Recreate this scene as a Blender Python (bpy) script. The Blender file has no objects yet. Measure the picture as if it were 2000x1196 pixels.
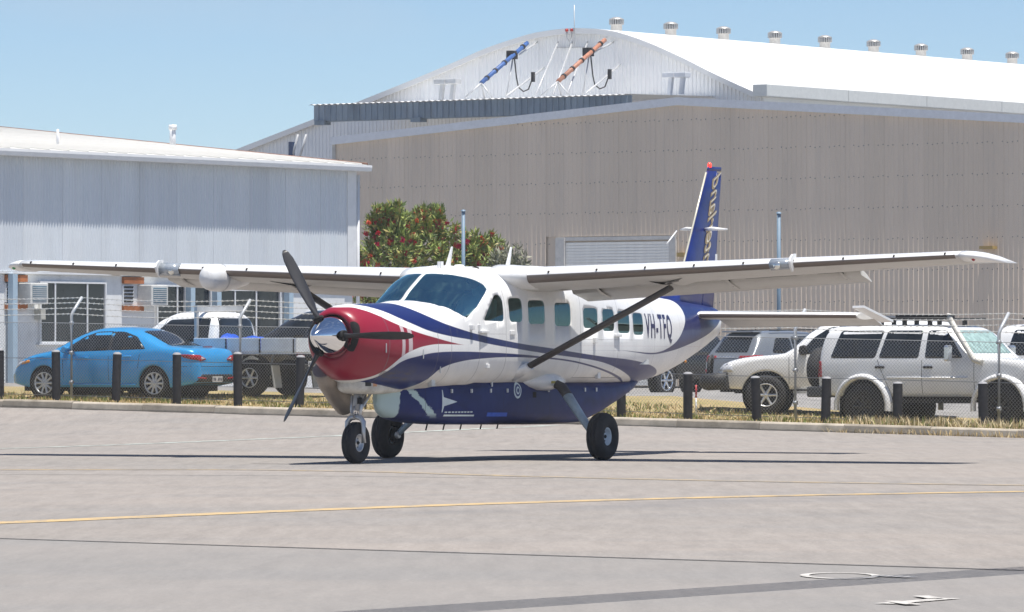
import bpy, bmesh, math, random
import numpy as np
from mathutils import Vector, Matrix
from mathutils.bvhtree import BVHTree
from mathutils.geometry import delaunay_2d_cdt
R = math.radians
SC = bpy.context.scene
COL = SC.collection

# ---------------------------------------------------------------- camera, sky, sun, exposure
cam_d = bpy.data.cameras.new('camera'); cam = bpy.data.objects.new('camera', cam_d); COL.objects.link(cam)
SC.camera = cam
cam_d.sensor_width = 36; cam_d.lens = 36 * 10972 / 2000; cam_d.clip_start = 1; cam_d.clip_end = 6000
cam.location = (0, 0, 1.434)
cam.rotation_euler = (R(90) + math.atan((701 - 598) / 10972), 0, 0)
SUN = Vector((0.165, -0.15, 1)).normalized()
world = bpy.data.worlds.new('World'); SC.world = world; world.use_nodes = True
wn = world.node_tree; bg = wn.nodes['Background']
sky = wn.nodes.new('ShaderNodeTexSky'); sky.sky_type = 'NISHITA'; sky.sun_disc = False
sky.sun_elevation = math.asin(SUN.z); sky.sun_rotation = math.atan2(SUN.x, SUN.y)
sky.altitude = 0; sky.air_density = 0.66; sky.dust_density = 0.0; sky.ozone_density = 4.5
wtc = wn.nodes.new('ShaderNodeTexCoord'); wmp = wn.nodes.new('ShaderNodeMapping'); wmp.inputs['Scale'].default_value = (7, 7, 26); wno = wn.nodes.new('ShaderNodeTexNoise'); wno.inputs['Scale'].default_value = 1.0; wno.inputs['Detail'].default_value = 6
wmr = wn.nodes.new('ShaderNodeMapRange'); wmr.inputs[1].default_value = .52; wmr.inputs[2].default_value = .75; wmr.inputs[4].default_value = .30; wmx = wn.nodes.new('ShaderNodeMix'); wmx.data_type = 'RGBA'
wn.links.new(wtc.outputs['Generated'], wmp.inputs[0]); wn.links.new(wmp.outputs[0], wno.inputs['Vector']); wn.links.new(wno.outputs['Fac'], wmr.inputs[0]); wn.links.new(wmr.outputs[0], wmx.inputs[0]); wn.links.new(sky.outputs[0], wmx.inputs[6]); wmx.inputs[7].default_value = (5.0, 5.5, 6.0, 1)   # thin, scattered high cloud
wn.links.new(wmx.outputs[2], bg.inputs[0]); bg.inputs[1].default_value = 0.09
sun_d = bpy.data.lights.new('sun', 'SUN'); sun_d.energy = 5.0; sun_d.angle = R(0.53); sun_d.color = (1, 0.955, 0.885)
sun = bpy.data.objects.new('sun', sun_d); COL.objects.link(sun)
sun.rotation_euler = SUN.to_track_quat('Z', 'Y').to_euler(); sun.location = (0, 0, 60)
SC.view_settings.view_transform = 'Standard'; SC.view_settings.look = 'None'
SC.view_settings.exposure = 0.42; SC.view_settings.gamma = 1.0
SC.view_settings.use_curve_mapping = False
SC.cycles.max_bounces = 6; SC.cycles.diffuse_bounces = 3; SC.cycles.glossy_bounces = 3; SC.cycles.transparent_max_bounces = 10; SC.cycles.caustics_reflective = False; SC.cycles.caustics_refractive = False

# ---------------------------------------------------------------- material helpers
MATS = {}
def nd(nt, t, **kw):
    n = nt.nodes.new(t)
    for k, v in kw.items(): setattr(n, k, v)
    return n
def mth(nt, op, a, b=None, c=None):
    n = nt.nodes.new('ShaderNodeMath'); n.operation = op
    for i, v in enumerate((a, b, c)):
        if v is None: continue
        if isinstance(v, (int, float)): n.inputs[i].default_value = v
        else: nt.links.new(v, n.inputs[i])
    return n.outputs[0]
def mixc(nt, f, a, b, blend='MIX'):
    n = nt.nodes.new('ShaderNodeMix'); n.data_type = 'RGBA'; n.blend_type = blend
    for s, v in ((n.inputs[0], f), (n.inputs[6], a), (n.inputs[7], b)):
        if isinstance(v, (int, float)): s.default_value = v
        elif isinstance(v, tuple): s.default_value = v if len(v) == 4 else (*v, 1)
        else: nt.links.new(v, s)
    return n.outputs[2]
def ramp(nt, f, lo, hi):
    n = nt.nodes.new('ShaderNodeMapRange'); n.clamp = True
    nt.links.new(f, n.inputs[0]); n.inputs[1].default_value = lo; n.inputs[2].default_value = hi
    return n.outputs[0]
def noise(nt, scale, detail=4, rough=.55, vec=None, stretch=None, coord='Object'):
    n = nt.nodes.new('ShaderNodeTexNoise'); n.inputs['Scale'].default_value = scale
    n.inputs['Detail'].default_value = detail; n.inputs['Roughness'].default_value = rough
    if vec is None:
        tc = nt.nodes.new('ShaderNodeTexCoord'); vec = tc.outputs[coord]
    if stretch:
        m = nt.nodes.new('ShaderNodeMapping'); m.inputs['Scale'].default_value = stretch
        nt.links.new(vec, m.inputs[0]); vec = m.outputs[0]
    nt.links.new(vec, n.inputs['Vector'])
    return n.outputs['Fac']
def base_mat(name):
    m = bpy.data.materials.new(name); m.use_nodes = True; MATS[name] = m
    return m, m.node_tree, m.node_tree.nodes['Principled BSDF']
def mat(name, col=(.5, .5, .5), rough=.5, metal=0, var=.12, scale=6, spec=.5, coat=0, bump=0, bscale=60, dirt=None, emit=None, stretch=None, sub=None):
    """plain procedural material: base colour broken up by noise, optional dirt colour and fine bump"""
    if name in MATS: return MATS[name]
    m, nt, b = base_mat(name)
    n1 = noise(nt, scale, 5, .6, stretch=stretch)
    c = mixc(nt, ramp(nt, n1, .3, .7), tuple(x * (1 - var) for x in col), tuple(min(1, x * (1 + var)) for x in col))
    if dirt:
        n2 = noise(nt, scale * .35 + 1.3, 6, .65, stretch=stretch)
        c = mixc(nt, mth(nt, 'MULTIPLY', ramp(nt, n2, .52, .75), dirt[1]), c, dirt[0])
    nt.links.new(c, b.inputs['Base Color'])
    b.inputs['Roughness'].default_value = rough; b.inputs['Metallic'].default_value = metal
    b.inputs['Specular IOR Level'].default_value = spec
    if coat: b.inputs['Coat Weight'].default_value = coat; b.inputs['Coat Roughness'].default_value = .06
    if bump:
        bp = nt.nodes.new('ShaderNodeBump'); bp.inputs['Strength'].default_value = bump; bp.inputs['Distance'].default_value = .01
        nt.links.new(noise(nt, bscale, 4, .6), bp.inputs['Height']); nt.links.new(bp.outputs[0], b.inputs['Normal'])
    if emit:
        b.inputs['Emission Color'].default_value = (*emit[0], 1); b.inputs['Emission Strength'].default_value = emit[1]
    return m
def glass_mat(name, tint=(.2, .42, .42), refl=(1, 1, 1), rough=.02, add=.02):
    if name in MATS: return MATS[name]
    m, nt, b = base_mat(name); nt.nodes.remove(b)
    out = nt.nodes['Material Output']
    tr = nd(nt, 'ShaderNodeBsdfTransparent'); tr.inputs[0].default_value = (*tint, 1)
    gl = nd(nt, 'ShaderNodeBsdfGlossy'); gl.inputs['Roughness'].default_value = rough; gl.inputs[0].default_value = (*refl, 1)
    fr = nd(nt, 'ShaderNodeFresnel'); fr.inputs[0].default_value = 1.5
    mx = nd(nt, 'ShaderNodeMixShader')
    nt.links.new(mth(nt, 'ADD', fr.outputs[0], add), mx.inputs[0]); nt.links.new(tr.outputs[0], mx.inputs[1]); nt.links.new(gl.outputs[0], mx.inputs[2])
    nt.links.new(mx.outputs[0], out.inputs[0])
    return m
def dark_glass(name, col=(.012, .017, .02)):
    return mat(name, col, rough=.06, var=.3, scale=2, spec=.55)

# ---------------------------------------------------------------- mesh helpers
class MB:
    def __init__(s): s.v = []; s.f = []; s.mi = []; s.sm = []
    def add(s, vs, fs, mi=0, smooth=False):
        o = len(s.v); s.v += [tuple(p) for p in vs]
        for f in fs: s.f.append([i + o for i in f]); s.mi.append(mi); s.sm.append(smooth)
        return s
    def box(s, c, size, rz=0, M=None, mi=0):
        hx, hy, hz = size[0] / 2, size[1] / 2, size[2] / 2
        P = [Vector((x, y, z)) for z in (-hz, hz) for x, y in ((-hx, -hy), (hx, -hy), (hx, hy), (-hx, hy))]
        T = Matrix.Translation(c) @ (M if M is not None else Matrix.Rotation(rz, 4, 'Z'))
        return s.add([T @ p for p in P], [(3, 2, 1, 0), (4, 5, 6, 7), (0, 1, 5, 4), (1, 2, 6, 5), (2, 3, 7, 6), (3, 0, 4, 7)], mi)
    def bbox(s, a, b, mi=0):
        return s.box(((a[0] + b[0]) / 2, (a[1] + b[1]) / 2, (a[2] + b[2]) / 2), (abs(b[0] - a[0]), abs(b[1] - a[1]), abs(b[2] - a[2])), mi=mi)
    def tube(s, path, r, n=8, mi=0, caps=True, smooth=True, flat=1.0, up=(0, 0, 1)):
        path = [Vector(p) for p in path]; k = len(path)
        rs = r if isinstance(r, (list, tuple)) else [r] * k
        vs = []
        for i, p in enumerate(path):
            t = (path[min(i + 1, k - 1)] - path[max(i - 1, 0)]).normalized()
            a = t.cross(Vector(up))
            if a.length < 1e-3: a = t.cross(Vector((1, 0, 0)))
            a.normalize(); b = a.cross(t)
            for j in range(n):
                an = 2 * math.pi * j / n
                vs.append(p + a * (math.cos(an) * rs[i]) + b * (math.sin(an) * rs[i] * flat))
        fs = [(i * n + j, i * n + (j + 1) % n, (i + 1) * n + (j + 1) % n, (i + 1) * n + j) for i in range(k - 1) for j in range(n)]
        o = len(s.v); s.add(vs, fs, mi, smooth)
        if caps:
            s.f.append([o + j for j in range(n)][::-1]); s.f.append([o + (k - 1) * n + j for j in range(n)]); s.mi += [mi, mi]; s.sm += [False, False]
        return s
    def lathe(s, prof, n=32, M=None, mi=0, smooth=True, closed=False):
        """prof: (r, h) pairs, axis = local Z"""
        M = M if M is not None else Matrix.Identity(4)
        k = len(prof); vs = [M @ Vector((r * math.cos(2 * math.pi * j / n), r * math.sin(2 * math.pi * j / n), h)) for r, h in prof for j in range(n)]
        fs = [(i * n + j, i * n + (j + 1) % n, ((i + 1) % k) * n + (j + 1) % n, ((i + 1) % k) * n + j) for i in range(k if closed else k - 1) for j in range(n)]
        return s.add(vs, fs, mi, smooth)
    def prism(s, poly, M, depth, mi=0):
        """poly in local XY, extruded 0..depth along local Z"""
        k = len(poly)
        vs = [M @ Vector((x, y, 0)) for x, y in poly] + [M @ Vector((x, y, depth)) for x, y in poly]
        fs = [list(range(k))[::-1], list(range(k, 2 * k))] + [(i, (i + 1) % k, k + (i + 1) % k, k + i) for i in range(k)]
        return s.add(vs, fs, mi)
    def loft(s, rings, closed=True, caps=True, mi=0, smooth=True):
        n = len(rings[0]); k = len(rings); o = len(s.v)
        m = n if closed else n - 1
        s.add([p for r in rings for p in r], [(i * n + j, i * n + (j + 1) % n, (i + 1) * n + (j + 1) % n, (i + 1) * n + j) for i in range(k - 1) for j in range(m)], mi, smooth)
        if caps and closed:
            s.f.append([o + j for j in range(n)][::-1]); s.f.append([o + (k - 1) * n + j for j in range(n)]); s.mi += [mi, mi]; s.sm += [False, False]
        return s
    def build(s, name, mats, parent=None, fix=True):
        me = bpy.data.meshes.new(name); me.from_pydata(s.v, [], s.f)
        if not isinstance(mats, (list, tuple)): mats = [mats]
        for m in mats: me.materials.append(m)
        me.polygons.foreach_set('material_index', s.mi); me.polygons.foreach_set('use_smooth', s.sm)
        if fix:
            bm = bmesh.new(); bm.from_mesh(me); bmesh.ops.recalc_face_normals(bm, faces=bm.faces); bm.to_mesh(me); bm.free()
        me.update()
        return link(name, me, parent)
def link(name, me, parent=None, loc=None):
    o = bpy.data.objects.new(name, me); COL.objects.link(o)
    if parent is not None: o.parent = parent
    if loc is not None: o.location = loc
    return o
def tag(o, label, cat, group=None):
    o['label'] = label; o['category'] = cat
    if group: o['group'] = group
    return o
def thing(name, label, cat, loc=(0, 0, 0), rz=0, group=None):
    o = bpy.data.objects.new(name, None); COL.objects.link(o); o.location = loc; o.rotation_euler = (0, 0, rz); o.empty_display_size = .3
    return tag(o, label, cat, group)
def bevel(o, w, seg=2, ang=40):
    m = o.modifiers.new('bevel', 'BEVEL'); m.width = w; m.segments = seg; m.limit_method = 'ANGLE'; m.angle_limit = R(ang)
    return o
def pchip(xs, ys):
    xs = np.array(xs, float); ys = np.array(ys, float)
    if xs[0] > xs[-1]: xs = xs[::-1]; ys = ys[::-1]
    h = np.diff(xs); d = np.diff(ys) / h; m = np.zeros(len(xs)); m[0] = d[0]; m[-1] = d[-1]
    for i in range(1, len(xs) - 1):
        if d[i - 1] * d[i] > 0:
            w1 = 2 * h[i] + h[i - 1]; w2 = h[i] + 2 * h[i - 1]; m[i] = (w1 + w2) / (w1 / d[i - 1] + w2 / d[i])
    def f(x):
        x = min(max(x, xs[0]), xs[-1]); i = min(int(np.searchsorted(xs, x, side='right')) - 1, len(xs) - 2)
        t = (x - xs[i]) / h[i]
        return float((2*t**3-3*t*t+1)*ys[i] + (t**3-2*t*t+t)*h[i]*m[i] + (-2*t**3+3*t*t)*ys[i+1] + (t**3-t*t)*h[i]*m[i+1])
    return f
def rpoly(pts, r, n=4):
    """rounded polygon"""
    out = []; k = len(pts)
    for i in range(k):
        p = Vector(pts[i]); a = Vector(pts[i - 1]) - p; b = Vector(pts[(i + 1) % k]) - p
        rr = min(r, a.length * .45, b.length * .45); pa = p + a.normalized() * rr; pb = p + b.normalized() * rr
        for j in range(n + 1):
            t = j / n; out.append(tuple((1-t)**2 * pa + 2*t*(1-t) * p + t*t * pb))
    return out
def inside(p, poly):
    x, y = p; c = False; k = len(poly)
    for i in range(k):
        x1, y1 = poly[i]; x2, y2 = poly[i - 1]
        if (y1 > y) != (y2 > y) and x < (x2 - x1) * (y - y1) / (y2 - y1) + x1: c = not c
    return c
def tri_poly(poly, step):
    """triangulated filled polygon with interior points"""
    xs = [p[0] for p in poly]; ys = [p[1] for p in poly]; dense = []
    k = len(poly)
    for i in range(k):
        a = Vector(poly[i]); b = Vector(poly[(i + 1) % k]); m = max(1, int((b - a).length / step))
        for j in range(m): dense.append(a.lerp(b, j / m))
    pts = list(dense); e = [(i, (i + 1) % len(dense)) for i in range(len(dense))]
    x = min(xs) + step / 2
    while x < max(xs):
        y = min(ys) + step / 2
        while y < max(ys):
            if inside((x, y), poly) and min((Vector((x, y)) - d).length for d in dense) > step * .45: pts.append(Vector((x, y)))
            y += step
        x += step
    v, _, f, *_ = delaunay_2d_cdt(pts, e, [], 0, 1e-6)
    f = [t for t in f if inside((sum(v[i].x for i in t) / 3, sum(v[i].y for i in t) / 3), poly)]
    return [tuple(p) for p in v], [tuple(t) for t in f]
def patch(name, parent, bvh, poly, axis, m, off=.005, step=.06, skirt=True):
    """a panel that follows a body: poly drawn in a view (axis '+y','-y','-x','+x','+z') and laid on the surface, off metres proud, with a thin edge"""
    v, f = tri_poly(poly, step); P = []
    for a, b in v:
        o, d = {'+y': (Vector((a, 4, b)), Vector((0, -1, 0))), '-y': (Vector((a, -4, b)), Vector((0, 1, 0))),
                '-x': (Vector((-9, a, b)), Vector((1, 0, 0))), '+x': (Vector((9, a, b)), Vector((-1, 0, 0))), '+z': (Vector((a, b, 6)), Vector((0, 0, -1)))}[axis]
        h = bvh.ray_cast(o, d)
        if h[0] is None:
            h = bvh.find_nearest(o + d * 3.2)
        n = h[1] if h[1].dot(d) < 0 else -h[1]
        P.append(h[0] + n * off)
    mb = MB(); mb.add(P, f, 0, True)
    o = mb.build(name, m, parent, fix=False)
    me = o.data
    d0 = {'+y': Vector((0, 1, 0)), '-y': Vector((0, -1, 0)), '-x': Vector((-1, 0, 0)), '+x': Vector((1, 0, 0)), '+z': Vector((0, 0, 1))}[axis]
    if sum((p.normal.dot(d0) * p.area for p in me.polygons)) < 0: me.flip_normals()
    if skirt:
        so = o.modifiers.new('thick', 'SOLIDIFY'); so.thickness = off + .006; so.offset = -1
    return o
def bvh_of(o):
    bm = bmesh.new(); bm.from_mesh(o.data); t = BVHTree.FromBMesh(bm); bm.free(); return t

# ---------------------------------------------------------------- the site: kerb line and ground levels
KL = Vector((-10.39, 114.0)); KD = Vector((0.8123, -0.5832)); KN = Vector((0.5832, 0.8123)); KLEN = 24.0
def site(k, d): p = KL + KD * k + KN * d; return p.x, p.y
def kd(x, y): v = Vector((x, y)) - KL; return v.dot(KD), v.dot(KN)
def interp(x, xs, ys): return float(np.interp(x, xs, ys))
def zk(k): return interp(k, (-8, 0, 12, 24, 34), (.55, .466, .25, .03, -.02))
def sstep(t): t = min(max(t, 0), 1); return t * t * (3 - 2 * t)
def gz(x, y):
    k, d = kd(x, y); z0 = zk(k)
    if d <= 0:
        t = max(0, (d + 20) / 20); return z0 * t * t
    z = z0 + .13 + interp(k, (0, 6, 12, 17, 24), (.03, .03, .05, .012, .0)) * min(d, 8)
    t = sstep((d - 8) / 22); return z * (1 - t) + .46 * t

# apron asphalt
def apron_mat():
    m, nt, b = base_mat('asphalt')
    tc = nd(nt, 'ShaderNodeTexCoord')
    st = noise(nt, .11, 7, .68, tc.outputs['Object'], (.45, 1, 1)); bl = noise(nt, .42, 7, .74, tc.outputs['Object'], (.5, 1, 1)); gr = noise(nt, 24, 4, .85, tc.outputs['Object'])
    c = mixc(nt, ramp(nt, st, .35, .66), (.204, .182, .160), (.305, .255, .217))
    c = mixc(nt, mth(nt, 'MULTIPLY', ramp(nt, bl, .46, .62), .62), c, (.185, .175, .168))
    c = mixc(nt, ramp(nt, gr, .28, .72), mixc(nt, .42, c, (.12, .12, .12)), mixc(nt, .36, c, (.52, .48, .45)))
    fl_ = noise(nt, 4.5, 5, .8, tc.outputs['Object'], (1, .10, 1)); c = mixc(nt, ramp(nt, fl_, .25, .75), mixc(nt, .22, c, (.08, .08, .08)), mixc(nt, .16, c, (.6, .56, .52)))
    # the older, greyer slab on the near side of the joint, and the faded tyre tracks along the taxi line
    sp = nd(nt, 'ShaderNodeSeparateXYZ'); nt.links.new(tc.outputs['Object'], sp.inputs[0])
    j = mth(nt, 'ADD', mth(nt, 'MULTIPLY', sp.outputs[0], .895), sp.outputs[1])
    near = ramp(nt, j, 41.14, 41.10)
    c = mixc(nt, mth(nt, 'MULTIPLY', near, .40), c, (.215, .215, .215))
    tr = mth(nt, 'ABSOLUTE', mth(nt, 'ADD', mth(nt, 'SUBTRACT', sp.outputs[1], mth(nt, 'MULTIPLY', sp.outputs[0], 1.12)), -54.2))
    trm = mth(nt, 'MULTIPLY', ramp(nt, tr, 2.2, .8), ramp(nt, noise(nt, .3, 4, .6, tc.outputs['Object'], (1, .5, 1)), .46, .56))
    c = mixc(nt, mth(nt, 'MULTIPLY', trm, .38), c, (.165, .165, .17))
    nt.links.new(c, b.inputs['Base Color']); b.inputs['Roughness'].default_value = .93; b.inputs['Specular IOR Level'].default_value = .25
    bp = nd(nt, 'ShaderNodeBump'); bp.inputs['Strength'].default_value = .5; bp.inputs['Distance'].default_value = .01
    nt.links.new(gr, bp.inputs['Height']); nt.links.new(bp.outputs[0], b.inputs['Normal'])
    return m
def verge_mat():
    m, nt, b = base_mat('dry verge')
    a = noise(nt, 1.3, 6, .7); g = noise(nt, 30, 4, .8)
    c = mixc(nt, ramp(nt, a, .36, .64), (.50, .37, .21), (.27, .25, .09))
    c = mixc(nt, ramp(nt, g, .3, .75), mixc(nt, .5, c, (.12, .09, .04)), mixc(nt, .3, c, (.60, .49, .30)))
    nt.links.new(c, b.inputs['Base Color']); b.inputs['Roughness'].default_value = 1; b.inputs['Specular IOR Level'].default_value = .1
    return m
M_ASPH = apron_mat(); M_VERGE = verge_mat()
M_LOT = mat('car park bitumen', (.26, .25, .24), .95, var=.25, scale=1.4, bump=.3)
def sheet(name, ks, ds, m, dz=0.0):
    mb = MB(); vs = []
    for k in ks:
        for d in ds:
            x, y = site(k, d); vs.append((x, y, gz(x, y) + dz))
    n = len(ds)
    mb.add(vs, [(i * n + j, (i + 1) * n + j, (i + 1) * n + j + 1, i * n + j + 1) for i in range(len(ks) - 1) for j in range(n - 1)], 0, True)
    o = mb.build(name, m, fix=False); o['kind'] = 'structure'; return o
KS = [-3000, -900, -300, -120, -60, -30, -16] + [-8 + 2 * i for i in range(21)] + [44, 60, 90, 150, 320, 900, 3000]
apron = sheet('apron', KS, [-400, -200, -120, -90, -60, -40, -30, -25, -22, -20, -18, -16, -14, -12, -10, -8, -6, -4, -2, -1, -.02], M_ASPH)
verge = sheet("verge", KS, [.01, .15, 1, 2, 3, 4, 5, 6.6], M_VERGE, -.02)
lot = sheet('car_park', KS, [6.6, 7, 8, 10, 13, 16, 20, 25, 33, 60, 120, 400, 1500, 4000], M_LOT, -.02)
# kerb in cast lengths
M_CONC = mat('kerb concrete', (.37, .32, .255), .9, var=.22, scale=3, bump=.5, dirt=((.16, .14, .10), .6))
M_CONCS = [M_CONC, mat('kerb concrete darker', (.31, .27, .215), .9, var=.25, scale=3, bump=.5, dirt=((.13, .11, .08), .7)), mat('kerb concrete paler', (.42, .37, .30), .9, var=.2, scale=3, bump=.5, dirt=((.18, .16, .11), .6))]
kerb = thing('kerb', 'low weathered concrete kerb running along the back of the apron', 'kerb', (*site(0, 0), 0))
kerb['kind'] = 'structure'
k = -9.0; kx, ky = site(0, 0)
while k < 33:
    L = 1.83; mb = MB(); rings = []
    for kk in (k + .006, k + L / 2, k + L - .006):
        z = zk(kk); prof = [(-.115, -.12), (-.105, .02), (-.085, .115), (-.06, .138), (-.02, .147), (.14, .15), (.15, .13), (.15, -.12)]
        rings.append([(site(kk, d)[0] - kx, site(kk, d)[1] - ky, z + h) for d, h in prof])
    mb.loft(rings, smooth=False); o = mb.build('kerb_stone', M_CONCS[int(k * 7.3) % 3], kerb); o.location.z = .008 * math.sin(k * 5.1); k += L

for k0_, k1_ in ((-9, 4), (4, 13), (13, 24), (24, 33)):  # dark strip of varying width along the kerb foot
    L_ = MB(); vs_ = []
    for i in range(41):
        kk = k0_ + (k1_ - k0_) * i / 40; w_ = .05 + .035 * math.sin(kk * 3.1) + .02 * math.sin(kk * 7.7)
        for d_ in (-.13 - w_ * 1.6, -.10): x_, y_ = site(kk, d_); vs_.append((x_, y_, gz(x_, y_) + .006))
    L_.add(vs_, [(2 * i, 2 * i + 2, 2 * i + 3, 2 * i + 1) for i in range(40)]); o = L_.build('gutter_strip', mat('dark gutter strip', (.07, .06, .05), .95, var=.4, scale=4), kerb); o.matrix_parent_inverse = Matrix.Translation((-kx, -ky, 0))
# painted lines and marks, each a thin worn sheet on the asphalt
def worn(name, col, hole=.5):
    m, nt, b = base_mat(name)
    n = noise(nt, 2.2, 8, .75); n2 = noise(nt, 26, 3, .7)
    f = ramp(nt, mth(nt, 'ADD', mth(nt, 'MULTIPLY', n, .7), mth(nt, 'MULTIPLY', n2, .3)), hole - .05, hole + .05)
    nt.links.new(mixc(nt, f, (.24, .22, .20), col), b.inputs['Base Color']); b.inputs['Roughness'].default_value = .85
    return m
M_YEL = worn('worn yellow line paint', (.52, .37, .18), .47); M_YEL2 = worn('faded yellow line paint', (.46, .34, .18), .52)
M_WHT = worn('worn white line paint', (.52, .50, .47), .45); M_PALE = worn('faded pale green line paint', (.42, .47, .43), .50); M_JOINT = mat('joint sealant', (.045, .045, .048), .8)
def ribbon(name, pts, w, m, label, cat, dz=.004, seg=40):
    f = [Vector(p) for p in pts]; L = MB(); vs = []; k = len(f)
    xs = [0]
    for i in range(1, k): xs.append(xs[-1] + (f[i] - f[i - 1]).length)
    fx = pchip(xs, [p.x for p in f]); fy = pchip(xs, [p.y for p in f])
    for i in range(seg + 1):
        s = xs[-1] * i / seg; p = Vector((fx(s), fy(s))); q = Vector((fx(min(s + .05, xs[-1])), fy(min(s + .05, xs[-1])))) - Vector((fx(max(s - .05, 0)), fy(max(s - .05, 0))))
        n = Vector((-q.y, q.x)).normalized() * w / 2
        for e in (p - n, p + n): vs.append((e.x, e.y, gz(e.x, e.y) + dz))
    L.add(vs, [(2 * i, 2 * i + 2, 2 * i + 3, 2 * i + 1) for i in range(seg)])
    o = L.build(name, m, fix=False)
    if o.data.polygons[0].normal.z < 0: o.data.flip_normals()
    o['kind'] = 'structure'; o['label'] = label; o['category'] = cat; return o
ribbon('painted_line', [(-7.2, 45.4), (-4.47, 49.05), (-2.39, 52.45), (0, 55.8), (2.66, 58.6), (5.5, 60.6), (9, 62.6)], .42, M_YEL, 'long solid yellow taxi line across the middle of the apron', 'painted line')
ribbon('painted_line', [(-10, 72.2), (-6.6, 72.5), (-3.98, 72.6), (-1.96, 71.4), (0, 68.7), (1.82, 66.6), (3.56, 65.05), (6, 63.4)], .38, M_YEL2, 'faded broken yellow line just in front of the nose wheel', 'painted line')
ribbon('painted_line', [(-11, 84.0), (-8.15, 89.4), (-5.23, 95.3), (-2.88, 99.4), (-.93, 102.6), (.8, 104.9)], .32, M_PALE, 'thin pale line running behind the aircraft towards the kerb', 'painted line', seg=60)
ribbon('asphalt_joint', [(-9, 49.17), (-4.07, 44.76), (0, 41.12), (3.46, 38.02), (8, 33.96)], .07, M_JOINT, 'dark straight joint between two asphalt slabs in the foreground', 'joint')
ribbon('asphalt_joint', [(-9, 70.0), (-5, 69.3), (-2.4, 68.6), (.5, 67.0)], .06, mat('crack filler', (.10, .10, .10), .9), 'fine dark crack in the asphalt left of the nose wheel', 'joint')
el = [(2.165 + .235 * math.cos(a), 37.05 + .5 * math.sin(a)) for a in [2 * math.pi * i / 28 for i in range(29)]]
ribbon('painted_mark', el + [], .06, M_WHT, 'thin white painted oval on the apron at lower right', 'painted mark', .006, 60)
ribbon('painted_mark', [(2.4, 36.98), (2.5, 36.85), (2.62, 36.7)], .1, M_WHT, 'short white painted tail beside the oval', 'painted mark', .010, 6)
ribbon('painted_mark', [(2.17, 32.8), (2.4, 33.18), (2.62, 33.55)], .13, M_WHT, 'white painted digit stroke near the bottom right corner', 'painted mark', .006, 6)
ribbon('painted_mark', [(2.52, 33.42), (2.49, 33.62), (2.46, 33.82)], .10, M_WHT, 'short white painted flag on top of the digit stroke', 'painted mark', .010, 6)
ribbon('painted_mark', [(2.24, 33.1), (2.28, 32.85), (2.33, 32.62)], .10, M_WHT, 'short white painted foot under the digit stroke', 'painted mark', .010, 6)

# slatted frame on posts, added out of view to cast a shadow band on the apron
t = thing('shadow_caster', 'slatted shadow caster on posts, added out of view over the near apron', 'canopy', (1.3, 34.8, 0))
cd = Vector((3.51 + .87, 38.5 - 31.8, 0)).normalized(); cn = Vector((-cd.y, cd.x, 0)); sh = Vector((SUN.x / SUN.z, SUN.y / SUN.z, 0)) * 5.6
Mw = mat('shadow caster steel', (.45, .46, .47), .5, .3)
M3 = Matrix((cd, cn, Vector((0, 0, 1)))).transposed().to_4x4()
for q in range(8): MB().box(sh + cn * (-.28 + .08 * q) + Vector((0, 0, 5.6)), (34, .026, .05), M=M3).build('slat', Mw, t)
for sgn in (-1, 1):
    for q in (12.0, 16.5):
        p = sh + cd * (q * sgn); MB().tube([p + Vector((0, 0, 0)), p + Vector((0, 0, 5.54))], .06).build('post', Mw, t)

# ---------------------------------------------------------------- buildings
def clad(parent, x0, x1, zlo, zhi, mats, pitch, depth, sheet, kind, gap=None, y=0.0, name='cladding_sheet', flip=-1):
    """upright profiled sheets on the plane y; zlo/zhi are functions of x; each sheet is a part"""
    x = x0; i = 0
    rnd = random.Random(7)
    while x < x1 - .02:
        e = min(x + sheet, x1); xs = []; q = x
        if kind == 'sine':
            n = max(4, int(round((e - x) / pitch * 6))); pr = [(x + (e - x) * j / n, flip * depth * .5 * (1 - math.cos(2 * math.pi * (x + (e - x) * j / n) / pitch))) for j in range(n + 1)]
        else:
            pr = [(x, 0)]
            while q < e - .01:
                for a, h in ((.0, 0), (.56, 0), (.66, depth), (.86, depth), (.96, 0)):
                    if q + a * pitch < e and a > 0: pr.append((q + a * pitch, flip * h))
                q += pitch
            pr.append((e, 0))
        off = flip * (.004 if i % 2 else 0.0)
        segs = [(zlo, zhi)]
        if gap and e > gap[0] and x < gap[1]:
            segs = [(lambda xx: gap[2], zhi)]
        mb = MB(); vs = []
        for lo, hi in segs:
            for xx, yy in pr: vs += [(xx, y + yy + off, lo(xx)), (xx, y + yy + off, hi(xx))]
        k = len(pr); mb.add(vs, [(2 * j, 2 * j + 2, 2 * j + 3, 2 * j + 1) for j in range(k - 1)], 0, kind == 'sine')
        mb.build(name, mats[rnd.randrange(len(mats))], parent, fix=False)
        x = e; i += 1

# --- low white building on the left
AB = math.atan2(KN.y, KN.x)
LB = thing('office_building', 'long low white building clad in fine upright corrugated iron, left of the aircraft', 'building', (-12.76, 140.0, .55), AB)
ZB = .55
Z = lambda z: z - ZB
M_WC = [mat('white corrugated iron %d' % i, c, .5, .0, var=.05, scale=.7, dirt=((.36, .36, .36), .25), stretch=(1, 1, .15)) for i, c in enumerate(((.66, .70, .74), (.63, .67, .715), (.68, .715, .75)))]
M_WW = mat('white rendered wall', (.78, .79, .79), .8, var=.06, scale=1.5, dirt=((.4, .39, .36), .35))
M_TRIM = mat('white painted trim', (.74, .75, .76), .45, var=.05)
M_TRIMB = mat('pale blue painted steel', (.40, .52, .62), .5, var=.06)
M_RUST = mat('rusty ridge capping', (.23, .12, .085), .85, var=.3)
M_ROOFP = mat('off white roof sheet', (.66, .65, .62), .7, var=.05, scale=1, dirt=((.52, .50, .45), .3))
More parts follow.
